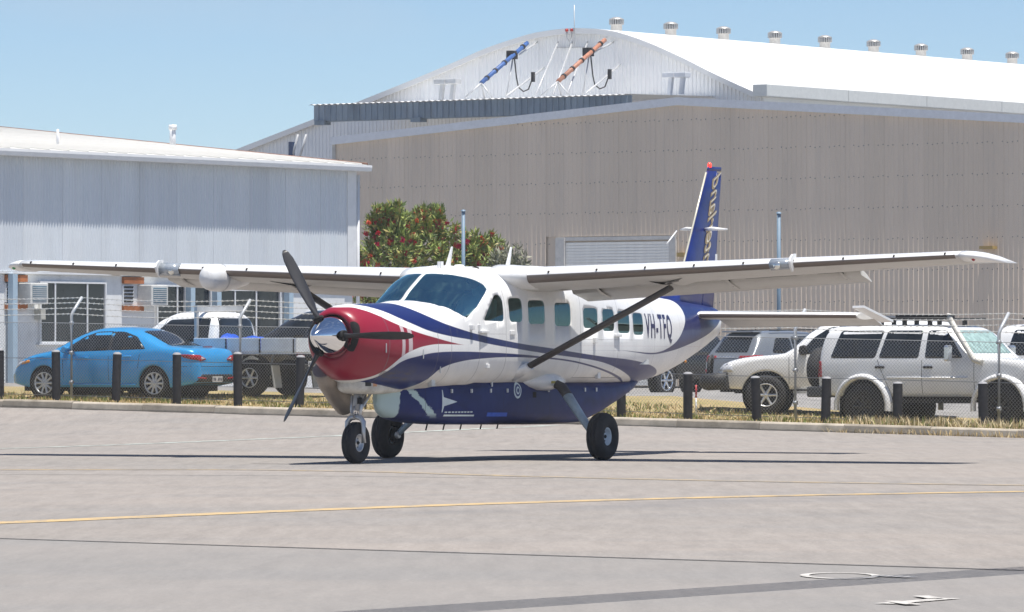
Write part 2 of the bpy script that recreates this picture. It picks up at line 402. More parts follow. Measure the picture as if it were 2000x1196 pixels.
M_GLD = dark_glass('dark office glass', (.022, .026, .03)); M_CURT = mat('beige blind', (.30, .28, .25), .9)
M_BRN = mat('orange brown infill board', (.36, .125, .045), .8, var=.2)
X1 = 14.55
MB().bbox((-6, .05, 0), (X1, 13.5, Z(6.5))).build('wall', M_WW, LB)
clad(LB, -6, X1 - .34, lambda x: Z(3.62), lambda x: Z(6.52), M_WC, .10886, .03, .762, 'sine', y=-.01)
MB().bbox((-6, -.06, Z(3.56)), (X1 - .34, .045, Z(3.615))).build('flashing', M_TRIM, LB)
MB().bbox((X1 - .36, -.07, Z(3.5)), (X1 + .03, .045, Z(6.5))).build('corner_flashing', M_TRIM, LB)
MB().tube([(X1 + .10, -.06, Z(.7)), (X1 + .10, -.06, Z(6.4))], .05).build('downpipe', M_TRIM, LB)
# roof with gutter
RD = 14.0; rz_ = lambda y: 6.68 + .1 * (y + .25)
mb = MB(); mb.add([(-6.3, -.25, Z(6.60)), (X1 + .25, -.25, Z(6.60)), (X1 + .25, RD, Z(rz_(RD) - .08)), (-6.3, RD, Z(rz_(RD) - .08)), (-6.3, -.25, Z(6.68)), (X1 + .25, -.25, Z(6.68)), (X1 + .25, RD, Z(rz_(RD))), (-6.3, RD, Z(rz_(RD)))], [(3, 2, 1, 0), (4, 5, 6, 7), (0, 1, 5, 4), (1, 2, 6, 5), (2, 3, 7, 6), (3, 0, 4, 7)])
rf = mb.build('roof', M_ROOFP, LB); rbm = None
for i in range(28):
    x = -6 + .762 * i
    if rbm is None:
        o = MB().tube([(0, -.24, Z(6.695)), (0, RD - .02, Z(rz_(RD) + .015))], .022, 5).build('roof_rib', M_ROOFP, rf); rbm = o.data; o.location.x = x
    else: link('roof_rib', rbm, rf, (x, 0, 0))
MB().tube([(X1 + .27, -.25, Z(6.70)), (X1 + .27, RD, Z(rz_(RD) + .02))], .035, 6).build('verge_capping', M_RUST, rf)
mb = MB(); mb.loft([[(x, -.40, Z(6.50)), (x, -.27, Z(6.49)), (x, -.26, Z(6.665)), (x, -.415, Z(6.66)), (x, -.42, Z(6.60))] for x in (-6.3, X1 + .27)], smooth=False)
mb.build('gutter', M_TRIM, LB)
def vent_pipe(x, y, z0, z1, r, cap):
    mb = MB(); mb.tube([(x, y, Z(z0)), (x, y, Z(z1))], r, 10)
    if cap: mb.tube([(x, y, Z(z1 - .12)), (x, y, Z(z1 + .02))], r * 1.35, 10)
    mb.build('vent_pipe', M_TRIM, LB)
vent_pipe(14.3, 6.1, 7.15, 7.88, .085, True); vent_pipe(5.75, 3.0, 6.9, 7.42, .035, False)
def window(x0, x1, z0, z1, cuts, fr=M_TRIM, proud=.0, cur=None):
    w = MB()
    for a, b in (((x0 - .05, -.02, z0 - .05), (x1 + .05, .048, z0)), ((x0 - .05, -.02, z1), (x1 + .05, .048, z1 + .05)), ((x0 - .05, -.02, z0), (x0, .048, z1)), ((x1, -.02, z0), (x1 + .05, .048, z1))):
        w.bbox((a[0], a[1], Z(a[2])), (b[0], b[1], Z(b[2])))
    f = w.build('window', fr, LB)
    MB().bbox((x0 - .12, -.06, Z(z0 - .09)), (x1 + .12, .04, Z(z0 - .05))).build('sill', fr, f)
    es = [x0] + cuts + [x1]
    for i in range(len(es) - 1):
        MB().bbox((es[i] + .025, .02, Z(z0)), (es[i + 1] - .025, .03, Z(z1))).build('pane', M_CURT if cur == i else M_GLD, f)
        if i: MB().bbox((es[i] - .025, -.01, Z(z0)), (es[i] + .025, .045, Z(z1))).build('mullion', fr, f)
window(1.57, 4.07, 1.87, 3.34, [2.12, 3.38], cur=None)
window(6.2, 7.3, 1.9, 3.30, [7.0]); window(7.5, 8.35, 1.9, 3.28, []); window(8.62, 11.3, 1.9, 3.22, [9.4, 10.3])
window(12.6, 13.5, 2.5, 2.62, [])
M_AC = mat('ac casing', (.66, .66, .63), .5); M_GRIL = mat('ac grille', (.16, .24, .30), .5)
for x0, lx in ((.68, .22), (5.43, 4.80)):
    a = MB().bbox((x0, -.42, Z(2.80)), (x0 + .68, .05, Z(3.33))).build('air_conditioner', M_AC, LB); bevel(a, .02)
    MB().bbox((x0 + .07, -.43, Z(2.87)), (x0 + .61, -.40, Z(3.26))).build('grille', M_GRIL, a)
    for q in range(7): MB().bbox((x0 + .07, -.437, Z(2.90 + .05 * q)), (x0 + .61, -.428, Z(2.915 + .05 * q))).build('louvre', M_AC, a)
    lv = MB().bbox((lx, -.0, Z(2.84)), (lx + .42, .049, Z(3.32))).build('louvre_window', M_TRIM, LB)
    for q in range(5): MB().box((lx + .21, -.005, Z(2.9 + .09 * q)), (.36, .012, .075), M=Matrix.Rotation(.5, 4, 'X')).build('louvre', M_GLD, lv)
    for za, zb in ((3.36, 3.53), (2.66, 2.80)): MB().bbox((lx, -.035, Z(za)), (lx + .80, .045, Z(zb))).build('infill_board', M_BRN, LB)
for px in (.35, 7.4, 8.49, 11.55, -4.0): MB().bbox((px - .09, -.20, Z(.55)), (px + .09, -.03, Z(3.55))).build('post', M_TRIMB, LB)
MB().bbox((1.36, -.16, Z(2.42)), (1.56, .045, Z(2.70))).build('meter_box', mat('beige meter box', (.48, .47, .42), .6), LB)

# --- large tan shed in the middle
AT = math.atan2(KD.y, KD.x); TZ = .5
TB = thing('tan_shed', 'wide tan ribbed metal shed with a low gable behind the aircraft tail', 'building', (5.63, 190.0, TZ), AT)
M_TAN = [mat('tan ribbed steel %d' % i, c, .55, .0, var=.05, scale=.6, dirt=((.46, .41, .36), .35), stretch=(1, 1, .12)) for i, c in enumerate(((.72, .60, .48), (.70, .585, .468), (.74, .617, .495)))]
M_GREYT = mat('grey barge flashing', (.68, .70, .74), .5, var=.06)
hz = lambda x: 10.06 - .0690 * abs(x) - TZ
MB().add([(-14.6, .06, 0), (17, .06, 0), (17, .06, hz(17)), (0, .06, hz(0)), (-14.6, .06, hz(14.6))], [(0, 1, 2, 3, 4)]).build('wall', M_TAN[0], TB, fix=False)
clad(TB, -14.6, 17, lambda x: 0, hz, M_TAN, .19, .018, .76, 'trap', gap=(-4.75, -.25, 5.62 - TZ))
MB().add([(-14.6, 0, 0), (-14.6, 40, 0), (-14.6, 40, hz(14.6)), (-14.6, 0, hz(14.6))], [(0, 1, 2, 3)]).build('side_wall', M_TAN[1], TB, fix=False)
for s, xe in ((-1, -14.75), (1, 17.2)):
    mb = MB(); zt = 10.28 - TZ
    a = Vector((0, 0, zt)); b = Vector((xe, 0, zt - .069 * abs(xe)))
    mb.loft([[(p.x, -.12, p.z - .27), (p.x, .0, p.z - .27), (p.x, .0, p.z), (p.x, -.12, p.z)] for p in (a, b)], smooth=False); mb.build('barge_board', M_GREYT, TB)
    mb = MB(); mb.add([(0, .01, zt - .02), (0, 40, zt - .02), (xe, 40, zt - .02 - .069 * abs(xe)), (xe, .01, zt - .02 - .069 * abs(xe))], [(0, 1, 2, 3)]); mb.build('roof', mat('weathered zinc roof', (.46, .47, .47), .5, .4), TB, fix=False)
MB().bbox((-14.72, -.05, 0), (-14.58, .06, hz(14.6))).build('corner_flashing', mat('pale corner flashing', (.46, .44, .41), .5), TB)
# roller door, slat by slat
dr = MB()
for a, b in (((-5.03, -.10, 0), (-4.66, .05, 5.57 - TZ)), ((-.32, -.10, 0), (-.05, .05, 5.57 - TZ)), ((-5.03, -.06, 5.47 - TZ), (-.05, .05, 5.60 - TZ))): dr.bbox(a, b)
dr = dr.build('roller_door', mat('grey door frame', (.60, .58, .55), .6), TB)
M_SLAT = mat('off white roller slat', (.95, .92, .86), .5, var=.06)
sl = None
for i in range(49):
    z = .02 + .1 * i
    if sl is None:
        o = MB().loft([[(x, .03, 0), (x, -.004, .004), (x, -.008, .05), (x, -.004, .094), (x, .03, .098)] for x in (-4.66, -.32)], smooth=False).build('slat', M_SLAT, dr); sl = o.data; o.location.z = z
    else: link('slat', sl, dr, (0, 0, z))
sc = MB()
for row in range(9):
    z = .75 + 1.03 * row
    for i in range(int(31.4 / .19)):
        x = -14.6 + .19 * i + .76 * .19
        if z < hz(x) - .1 and not (-5.1 < x < 0 and z < 5.2) and (i * 7 + row * 3) % 5 != 0: sc.bbox((x - .016, -.032, z - .016 + .02 * ((i * 13) % 3)), (x + .016, -.014, z + .016 + .02 * ((i * 13) % 3)))
so = sc.build('cladding_screws', mat('dark screw heads', (.20, .18, .16), .6), TB); so['kind'] = 'stuff'
MB().bbox((.06, -.2, 4.88 - TZ), (.36, .0, 5.02 - TZ)).build('wall_lamp', mat('ochre lamp box', (.42, .29, .10), .5), TB)
MB().bbox((12.0, -.3, 5.0 - TZ), (12.5, .0, 5.1 - TZ)).build('wall_lamp', mat('ochre lamp box', (.42, .29, .10), .5), TB)

# --- big white arched hangar at the back
HZ = .5
HG = thing('hangar', 'big white arched hangar rising behind the tan shed', 'building', (2.52, 230.0, HZ), AT)
PH = [(-23, 8.75), (-17.38, 10.36), (-10.51, 12.32), (-7.57, 13.19), (-5.71, 13.77), (-4.4, 14.2), (-3.1, 14.53), (-1.54, 14.83), (0, 14.93), (1.1, 14.88), (2.04, 14.76), (3.3, 14.42), (5.55, 13.55), (7.04, 12.88), (9.3, 11.95)]
ph = pchip([p[0] for p in PH], [p[1] - HZ for p in PH])
M_HW = [mat('white hangar sheet %d' % i, c, .5, var=.04, scale=.5) for i, c in enumerate(((.86, .86, .86), (.84, .845, .85), (.87, .875, .875)))]
M_HR = mat('white hangar roof', (.78, .78, .77), .55, var=.04, scale=.4)
clad(HG, -23, 9.3, lambda x: 0, lambda x: ph(x) - .02, M_HW, .19, .03, .76, 'trap')
rings = []
xs = [-23.2 + .5 * i for i in range(66)]
mb = MB(); mb.loft([[(x, -.28, ph(x) + .03), (x, -.28, ph(x) - .20), (x, -.20, ph(x) - .20), (x, -.20, ph(x) + .0), (x, 62, ph(x)), (x, 62, ph(x) + .03)] for x in xs if x < 9.31], smooth=False)
rf = mb.build('roof', M_HR, HG)
sr = MB()
for i in range(90):
    sr = None
MB().add([(9.3, 0, 0), (9.3, 62, 0), (9.3, 62, ph(9.3)), (9.3, 0, ph(9.3))], [(0, 1, 2, 3)]).build('side_wall', M_HW[0], HG, fix=False)
for i in range(10):
    o = MB().bbox((9.05, -.45 + 6.1 * i, 11.9 - HZ), (9.75, -.45 + 6.1 * i + 6.07, 12.4 - HZ)).build('box_gutter', mat('cream gutter box', (.66, .67, .65), .5, var=.06), HG); bevel(o, .03)
# roof ventilators
M_GALV = mat('galvanised vent', (.50, .49, .47), .42, .5, var=.12); M_GDK = mat('vent shadow gap', (.12, .115, .11), .7)
def ventilator():
    mb = MB(); mb.lathe([(.21, 0), (.21, .36), (.24, .38)], 20); o = mb.build('base', M_GALV, None); return o
vb = MB().lathe([(.22, -.1), (.22, .34)], 20); vbm = None
vmesh = {}
for i, (px, y) in enumerate([(0, 3.1 + 4.01 * q) for q in range(9)]):
    ordn = ['nearest', 'second', 'third', 'fourth', 'fifth', 'sixth', 'seventh', 'eighth', 'farthest'][i]
    c = Vector((2.52, 230.0)) + KN * y
    t = thing('roof_ventilator', 'galvanised turbine ventilator on the hangar ridge, %s of nine from the gable' % ordn, 'ventilator', (c.x, c.y, 14.93), 0, 'ventilators along the hangar ridge')
    if not vmesh:
        o = MB().lathe([(.235, -.1), (.235, .32), (.26, .34)], 20).build('base', M_GALV, t); vmesh['base'] = o.data
        o = MB().lathe([(.24, .34), (.24, .56)], 20).build('core', M_GDK, t); vmesh['core'] = o.data
        mb = MB()
        for q in range(18):
            a = 2 * math.pi * q / 18; mb.box((.275 * math.cos(a), .275 * math.sin(a), .45), (.045, .06, .22), a + .5)
        o = mb.build('vane_ring', M_GALV, t); vmesh['vane_ring'] = o.data
        o = MB().lathe([(.0, .66), (.12, .65), (.24, .605), (.31, .56), (.31, .545), (.2, .545)], 24).build('cap', M_GALV, t); vmesh['cap'] = o.data
    else:
        for nme, me in vmesh.items(): link(nme, me, t)
# projecting door canopy in front of the gable
CN = thing('hangar_canopy', 'dark weathered corrugated canopy edge across the front of the white hangar', 'canopy', (2.52, 230.0, HZ), AT)
M_DKZ = [mat('weathered dark zinc %d' % i, c, .6, .3, var=.25, scale=2, dirt=((.08, .08, .085), .6), stretch=(1, 1, .3)) for i, c in enumerate(((.26, .32, .385), (.30, .36, .42), (.23, .285, .34)))]
clad(CN, -8.6, 7.2, lambda x: 11.16 - HZ, lambda x: 11.80 - HZ, M_DKZ, .30, .05, .60, 'trap', y=-6.25, name='fascia_sheet')
mb = MB(); prs = []
for i in range(106):
    x = -8.75 + .15 * i; prs.append((x, .04 * (i % 2)))
mb.add([p for x, h in prs for p in ((x, -6.4, 11.81 - HZ + h), (x, -.05, 11.95 - HZ + h))], [(2 * i, 2 * i + 2, 2 * i + 3, 2 * i + 1) for i in range(105)])
mb.build('roof', M_HR, CN, fix=False)
MB().bbox((-8.6, -6.2, 11.12 - HZ), (7.2, -6.0, 11.2 - HZ)).build('beam', M_DKZ[0], CN)
for x in (-8.5, -3.6): MB().bbox((x, -6.35, 11.0 - HZ), (x + .5, -5.9, 11.18 - HZ)).build('bracket', M_DKZ[2], CN)
# stays, booms and cables on the canopy
M_BLU = mat('blue boom paint', (.05, .13, .36), .5, var=.3); M_ORG = mat('orange boom paint', (.42, .19, .12), .55, var=.3); M_STL = mat('pale steel strut', (.55, .56, .57), .45, .2); M_BLK = mat('black cable', (.015, .015, .017), .7)
def hang(x, y, z): return (x, y, z - HZ)
def boom(label, m, dx, cat='boom'):
    t = thing('boom', label, cat, (2.52, 230.0, HZ), AT, 'booms on the hangar canopy')
    b = (-1.04 + dx, -5, 12.56 - .05 * (dx > 0)); e = (-1.47 + dx * 1.02, -1.2, 14.36)
    MB().tube([hang(*b), hang(*e)], .09, 8).build('boom_tube', m, t)
    for f_ in (.12, .3, .5, .72, .9):
        q_ = Vector(hang(*b)).lerp(Vector(hang(*e)), f_); d_ = (Vector(hang(*e)) - Vector(hang(*b))).normalized() * .05; MB().tube([q_ - d_, q_ + d_], .115, 8).build('collar', M_BLK, t)
    MB().box(hang(-1.45 + dx, -2.3, 13.82), (.3, .4, .34)).build('winch', M_BLK, t)
    for q in ((-1.5, -5.5), (-1.3, -4.4), (-.5, -5)): MB().tube([hang(q[0] + dx, q[1], 11.95), hang(*b)], .035, 6).build('leg', M_STL, t)
    MB().tube([hang(-1.25 + dx, -3, 11.98), hang(-1.45 + dx, -2.2, 13.8)], .03, 6).build('strut', M_STL, t)
    MB().tube([hang(-1.45 + dx, -1.8, 13.85), hang(-1.73 + dx, -.1, 14.46 - .12 * (dx > 0))], .035, 6).build('strut', M_STL, t)
    MB().tube([hang(-1.42 + dx, -2.2, 13.85), hang(-1.30 + dx, -2.2, 12.9), hang(-1.2 + dx, -2.2, 12.5), hang(-.95 + dx, -2.2, 12.32), hang(-.7 + dx, -2.2, 12.4), hang(-.45 + dx, -2.2, 12.95)], .028, 6).build('cable', M_BLK, t)
    MB().box(hang(-.47 + dx, -2.2, 12.9), (.12, .12, .4)).build('cable_hook', M_BLK, t)
    return t
boom('blue boom on a tripod standing on the hangar canopy', M_BLU, 0); boom('orange boom on a tripod standing on the hangar canopy', M_ORG, 3.79)
t = thing('tie_rods', 'three thin pale tie rods between the canopy and the hangar gable', 'tie rods', (2.52, 230.0, HZ), AT)
for a, b in (((1.65, -5, 12.0), (-.7, -.1, 14.43)), ((2.5, -5, 12.0), (.01, -.1, 14.4)), ((3.18, -5, 12.0), (.78, -.1, 14.38)), ((.2, -5, 12.0), (-1.4, -.1, 13.4)), ((4.1, -5, 12.0), (2.4, -.1, 13.4))): MB().tube([hang(*a), hang(*b)], .035, 6).build('rod', M_STL, t)
MB().tube([hang(-.8, -.15, 14.2), hang(1.2, -.15, 14.15)], .03, 6).build('rod', M_STL, t)
for lab, x, y, s in (('pale twin stub posts with boxed heads left of the booms on the canopy', -3.47, -4, M_STL), ('grey twin stub posts with boxed heads right of the booms', 7.1, -3, M_GREYT)):
    t = thing('guide_post', lab, 'posts', (2.52, 230.0, HZ), AT)
    for d in (-.28, .28):
        MB().box(hang(x + d, y, 12.3), (.16, .16, .7), M=Matrix.Rotation(.12, 4, 'Y')).build('post', s, t)
        bevel(MB().box(hang(x + d * 1.03, y, 12.72), (.54, .4, .2)).build('head', s, t), .02)
t = thing('roof_mast', 'thin antenna mast with two small red lamps at the hangar apex', 'mast', (2.52, 230.0, HZ), AT)
MB().tube([hang(.25, -.3, 14.2), hang(.25, -.3, 15.9)], .018, 6).build('mast', M_STL, t)
for d in (-.13, .12): MB().tube([hang(0, -.3, 14.4), hang(d, -.3, 14.6), hang(d, -.3, 14.85)], .02, 6).build('arm', M_STL, t); MB().lathe([(0, .12), (.06, .1), (.07, 0), (0, -.01)], 10, Matrix.Translation(hang(d, -.3, 14.83))).build('lamp', mat('red lamp glass', (.45, .04, .03), .2), t)
t = thing('wall_brackets', 'pair of pale slanting rods on the lower left of the hangar wall', 'brackets', (2.52, 230.0, HZ), AT)
MB().tube([hang(-12.35, -3, 9.6), hang(-11.95, -3, 10.8)], .05, 6).build('rod', M_STL, t); MB().tube([hang(-11.95, -3, 9.6), hang(-11.52, -3, 10.79)], .05, 6).build('rod', M_STL, t)
MB().bbox(hang(-12.42, -3.05, 9.6), hang(-12.2, -2.9, 10.5)).build('plate', mat('dark blue plate', (.03, .06, .14), .5), t)

# ---------------------------------------------------------------- slim light poles
M_POLE = mat('blue grey pole paint', (.17, .25, .33), .55, var=.08)
for lab, x, y, zt in (('slim blue grey pole rising out of the flowering shrubs', -1.30, 150.0, 5.37), ('slim blue grey pole in front of the tan shed behind the tailplane', 6.65, 140.0, 5.05)):
    t = thing('light_pole', lab, 'pole', (x, y, .6)); MB().tube([(0, 0, 0), (0, 0, zt - .6)], .05, 10).build('shaft', M_POLE, t); MB().lathe([(0, .05), (.05, .04), (.07, 0)], 10, Matrix.Translation((0, 0, zt - .6))).build('cap', M_POLE, t)
    MB().box((0, 0, .02), (.3, .3, .04)).build('base_plate', M_POLE, t)

# ---------------------------------------------------------------- fence, bollards
M_GP = mat('galvanised fence post', (.44, .46, .48), .5, .35, var=.12)
M_WIRE = mat('galvanised wire', (.40, .41, .42), .5, .4); M_BARB = mat('barbed wire', (.62, .62, .60), .5, .3)
fx, fy = site(0, 1.0)
FN = thing('fence', 'chain link fence with cranked posts and barbed wire along the kerb', 'fence', (fx, fy, 0))
def fpt(k, h, d=0.0):
    x, y = site(k, 1.0 + d); x0, y0 = site(k, 1.0); return Vector((x - fx, y - fy, gz(x0, y0) + h))
ks = [1.05 + 4.37 * i for i in range(-3, 8)]
HF = 1.55
for k in ks:
    mb = MB(); mb.tube([fpt(k, 0), fpt(k, 1.70), fpt(k + .01, 1.78, .03), fpt(k + .04, 2.08, .28)], .033, 8); mb.build('post', M_GP, FN)
    for q in range(3): MB().tube([fpt(k - .036, .35 + .6 * q), fpt(k + .036, .35 + .6 * q)], .04, 8).build('clip', M_WIRE, FN)
for z, d in ((1.74, .02), (1.86, .10), (1.97, .19), (2.07, .28)):
    pts = []
    for i in range(len(ks) - 1):
        for q in range(6):
            t_ = q / 6; kk = ks[i] + (ks[i + 1] - ks[i]) * t_ + .10 * (z - 1.74); pts.append(fpt(kk, z - .05 * math.sin(math.pi * t_), d))
    mb = MB().tube(pts, .006, 4, caps=False)
    for i in range(int((ks[-1] - ks[0]) / .13)):
        k_ = ks[0] + .13 * i; u_ = ((k_ - ks[0]) / 4.37) % 1; p = fpt(k_ + .10 * (z - 1.74), z - .05 * math.sin(math.pi * u_), d)
        mb.tube([p - Vector((.01, 0, .022)), p + Vector((.01, 0, .022))], .006, 3, smooth=False); mb.tube([p - Vector((.022, 0, -.01)), p + Vector((.022, 0, -.01))], .006, 3, smooth=False)
    mb.build('barbed_strand', M_BARB, FN)
for z in (.08, .82, HF): MB().tube([fpt(k_, z) for k_ in [ks[0] + .6 * i for i in range(73)]], .006, 4, caps=False).build('tension_wire', M_WIRE, FN)
mb = MB(); pit = .072; k0, k1 = ks[0], ks[-1]; N = int((k1 - k0 + HF) / pit)
for s in (1, -1):
    for i in range(N):
        a = k0 - HF + pit * i if s > 0 else k0 + pit * i
        e = a + HF * s
        lo_k, hi_k = a, e; lo_z, hi_z = .03, HF
        if s > 0:
            if hi_k < k0 or lo_k > k1: continue
            if lo_k < k0: lo_z += (k0 - lo_k); lo_k = k0
            if hi_k > k1: hi_z -= (hi_k - k1); hi_k = k1
        else:
            if lo_k < k0 or hi_k > k1: continue
            if lo_k > k1: lo_z += (lo_k - k1); lo_k = k1
            if hi_k < k0: hi_z -= (k0 - hi_k); hi_k = k0
        if hi_z - lo_z < .05: continue
        mb.tube([fpt(lo_k, lo_z, .006 * s), fpt(hi_k, hi_z, .006 * s)], .0026, 3, caps=False, smooth=False)
o = mb.build('chain_link_mesh', M_WIRE, FN, fix=False); o['kind'] = 'stuff'
M_BOL = mat('charcoal bollard timber', (.022, .022, .026), .75, var=.3, scale=9, dirt=((.05, .048, .046), .5)); M_BOLT = mat('grey bollard top', (.30, .30, .31), .7)
bms = {}
bol = [-.54, .97, 2.53, 4.11, 5.67, 7.21, 8.75, 10.3, 11.85, 13.35, 14.88, 16.39, 17.93, 19.43, 20.99, 22.8]
ordi = ['leftmost bollard at the picture edge', 'in front of the blue sedan front wheel', 'in front of the blue sedan doors', 'in front of the blue sedan tail light', 'beside the blue sedan rear bumper and a fence post', 'under the ute tray left of the propeller spinner',
        'behind the nose gear', 'behind the front of the cargo pod', 'behind the cargo pod', 'behind the middle of the cargo pod', 'just right of the blue cargo pod tail', 'standing clear in front of the black ute', 'in front of the white four wheel drive front wheel', 'at the rear bumper of the white wagon', 'below the middle doors of the white wagon', 'in front of the white wagon front wheel']
for i, k in enumerate(bol):
    x, y = site(k, .62); h = (1.03, 1.02, 1.0, 1.02, 1.06, 1.02, 1, 1, 1, 1, .86, .88, .84, .86, .80, .84)[i]
    t = thing('bollard', 'dark round bollard ' + ordi[i] if i else 'dark round bollard at the left picture edge', 'bollard', (x, y, gz(x, y) - .05), random.Random(i).uniform(0, 6), 'bollards along the kerb')
    if not bms:
        o = MB().lathe([(.088, 0), (.088, .5), (.088, .985)], 16).build('post', M_BOL, t); bms['post'] = o.data
        o2 = MB().lathe([(.088, .985), (.078, 1.01), (.045, 1.027), (0, 1.03)], 16).build('cap', M_BOLT, t); bms['cap'] = o2.data
    else:
        o = link('post', bms['post'], t); o2 = link('cap', bms['cap'], t)
    t.scale = (1, 1, (h + .05) / 1.03); t.rotation_euler = (random.Random(i + 50).uniform(-.035, .035), random.Random(i + 9).uniform(-.035, .035), i)
x, y = site(15.65, 2.0)
t = thing('marker_stake', 'thin white marker stake with a red band in the dry grass', 'stake', (x, y, gz(x, y)))
MB().tube([(0, 0, 0), (0, 0, .34)], .018, 6).build('shaft', M_TRIM, t); MB().tube([(0, 0, .34), (0, 0, .58)], .02, 6).build('band', mat('red band', (.45, .04, .05), .5), t)

# ---------------------------------------------------------------- grass and shrubs
def blades(name, kr, dr, n, h, cols, seed, label, dens=None):
    rnd = np.random.default_rng(seed); V = []; Fc = []; mi = []
    for i in range(n):
        k = rnd.uniform(*kr); d = rnd.uniform(*dr) if rnd.random() < .6 else rnd.uniform(dr[0], dr[0] + .5 * (dr[1] - dr[0]))
        x, y = site(k, d); f = .5 + .5 * math.sin(k * 1.9 + 3 * math.sin(k * .7 + d)) * math.cos(d * 2 + k * .4)
        if rnd.random() > .25 + .75 * f: continue
        hh = h * rnd.uniform(.35, 1) * (.6 + .7 * f); a = rnd.uniform(0, 6.28); w = rnd.uniform(.006, .014); z = gz(x, y) - .03
        lx, ly = rnd.normal(0, .35, 2) * hh; o = len(V); ca, sa = math.cos(a) * w, math.sin(a) * w
        V += [(x - ca, y - sa, z), (x + ca, y + sa, z), (x + lx * .5 + ca * .7, y + ly * .5 + sa * .7, z + hh * .6), (x + lx * .5 - ca * .7, y + ly * .5 - sa * .7, z + hh * .6), (x + lx, y + ly, z + hh)]
        c = int(rnd.integers(0, len(cols))) if rnd.random() < .5 else (0 if f > .5 else len(cols) - 1)
        Fc += [(o, o + 1, o + 2, o + 3), (o + 3, o + 2, o + 4)]; mi += [c, c]
    me = bpy.data.meshes.new(name); me.from_pydata(V, [], Fc)
    for c in cols: me.materials.append(c)
    me.polygons.foreach_set('material_index', mi)
    o = link(name, me); o['kind'] = 'stuff'; o['label'] = label; o['category'] = 'grass'; return o
G1 = mat('green grass blade', (.18, .21, .05), .8, var=.25); G2 = mat('straw grass blade', (.50, .37, .18), .85, var=.25); G3 = mat('pale straw blade', (.66, .55, .34), .85, var=.2)
blades('grass', (-3, 30), (.16, 4.5), 34000, .11, [G1, G2, G3, G2], 3, 'short dry grass with green patches along the verge behind the kerb')
blades('weeds', (18.4, 25), (.14, .9), 2600, .22, [G3, G2, G3, G1], 5, 'taller straw weeds at the foot of the fence below the white wagon')
blades('kerb_weeds', (20, 25), (-.30, -.16), 500, .16, [G2, G3], 8, 'small dry weeds growing at the kerb foot on the right')

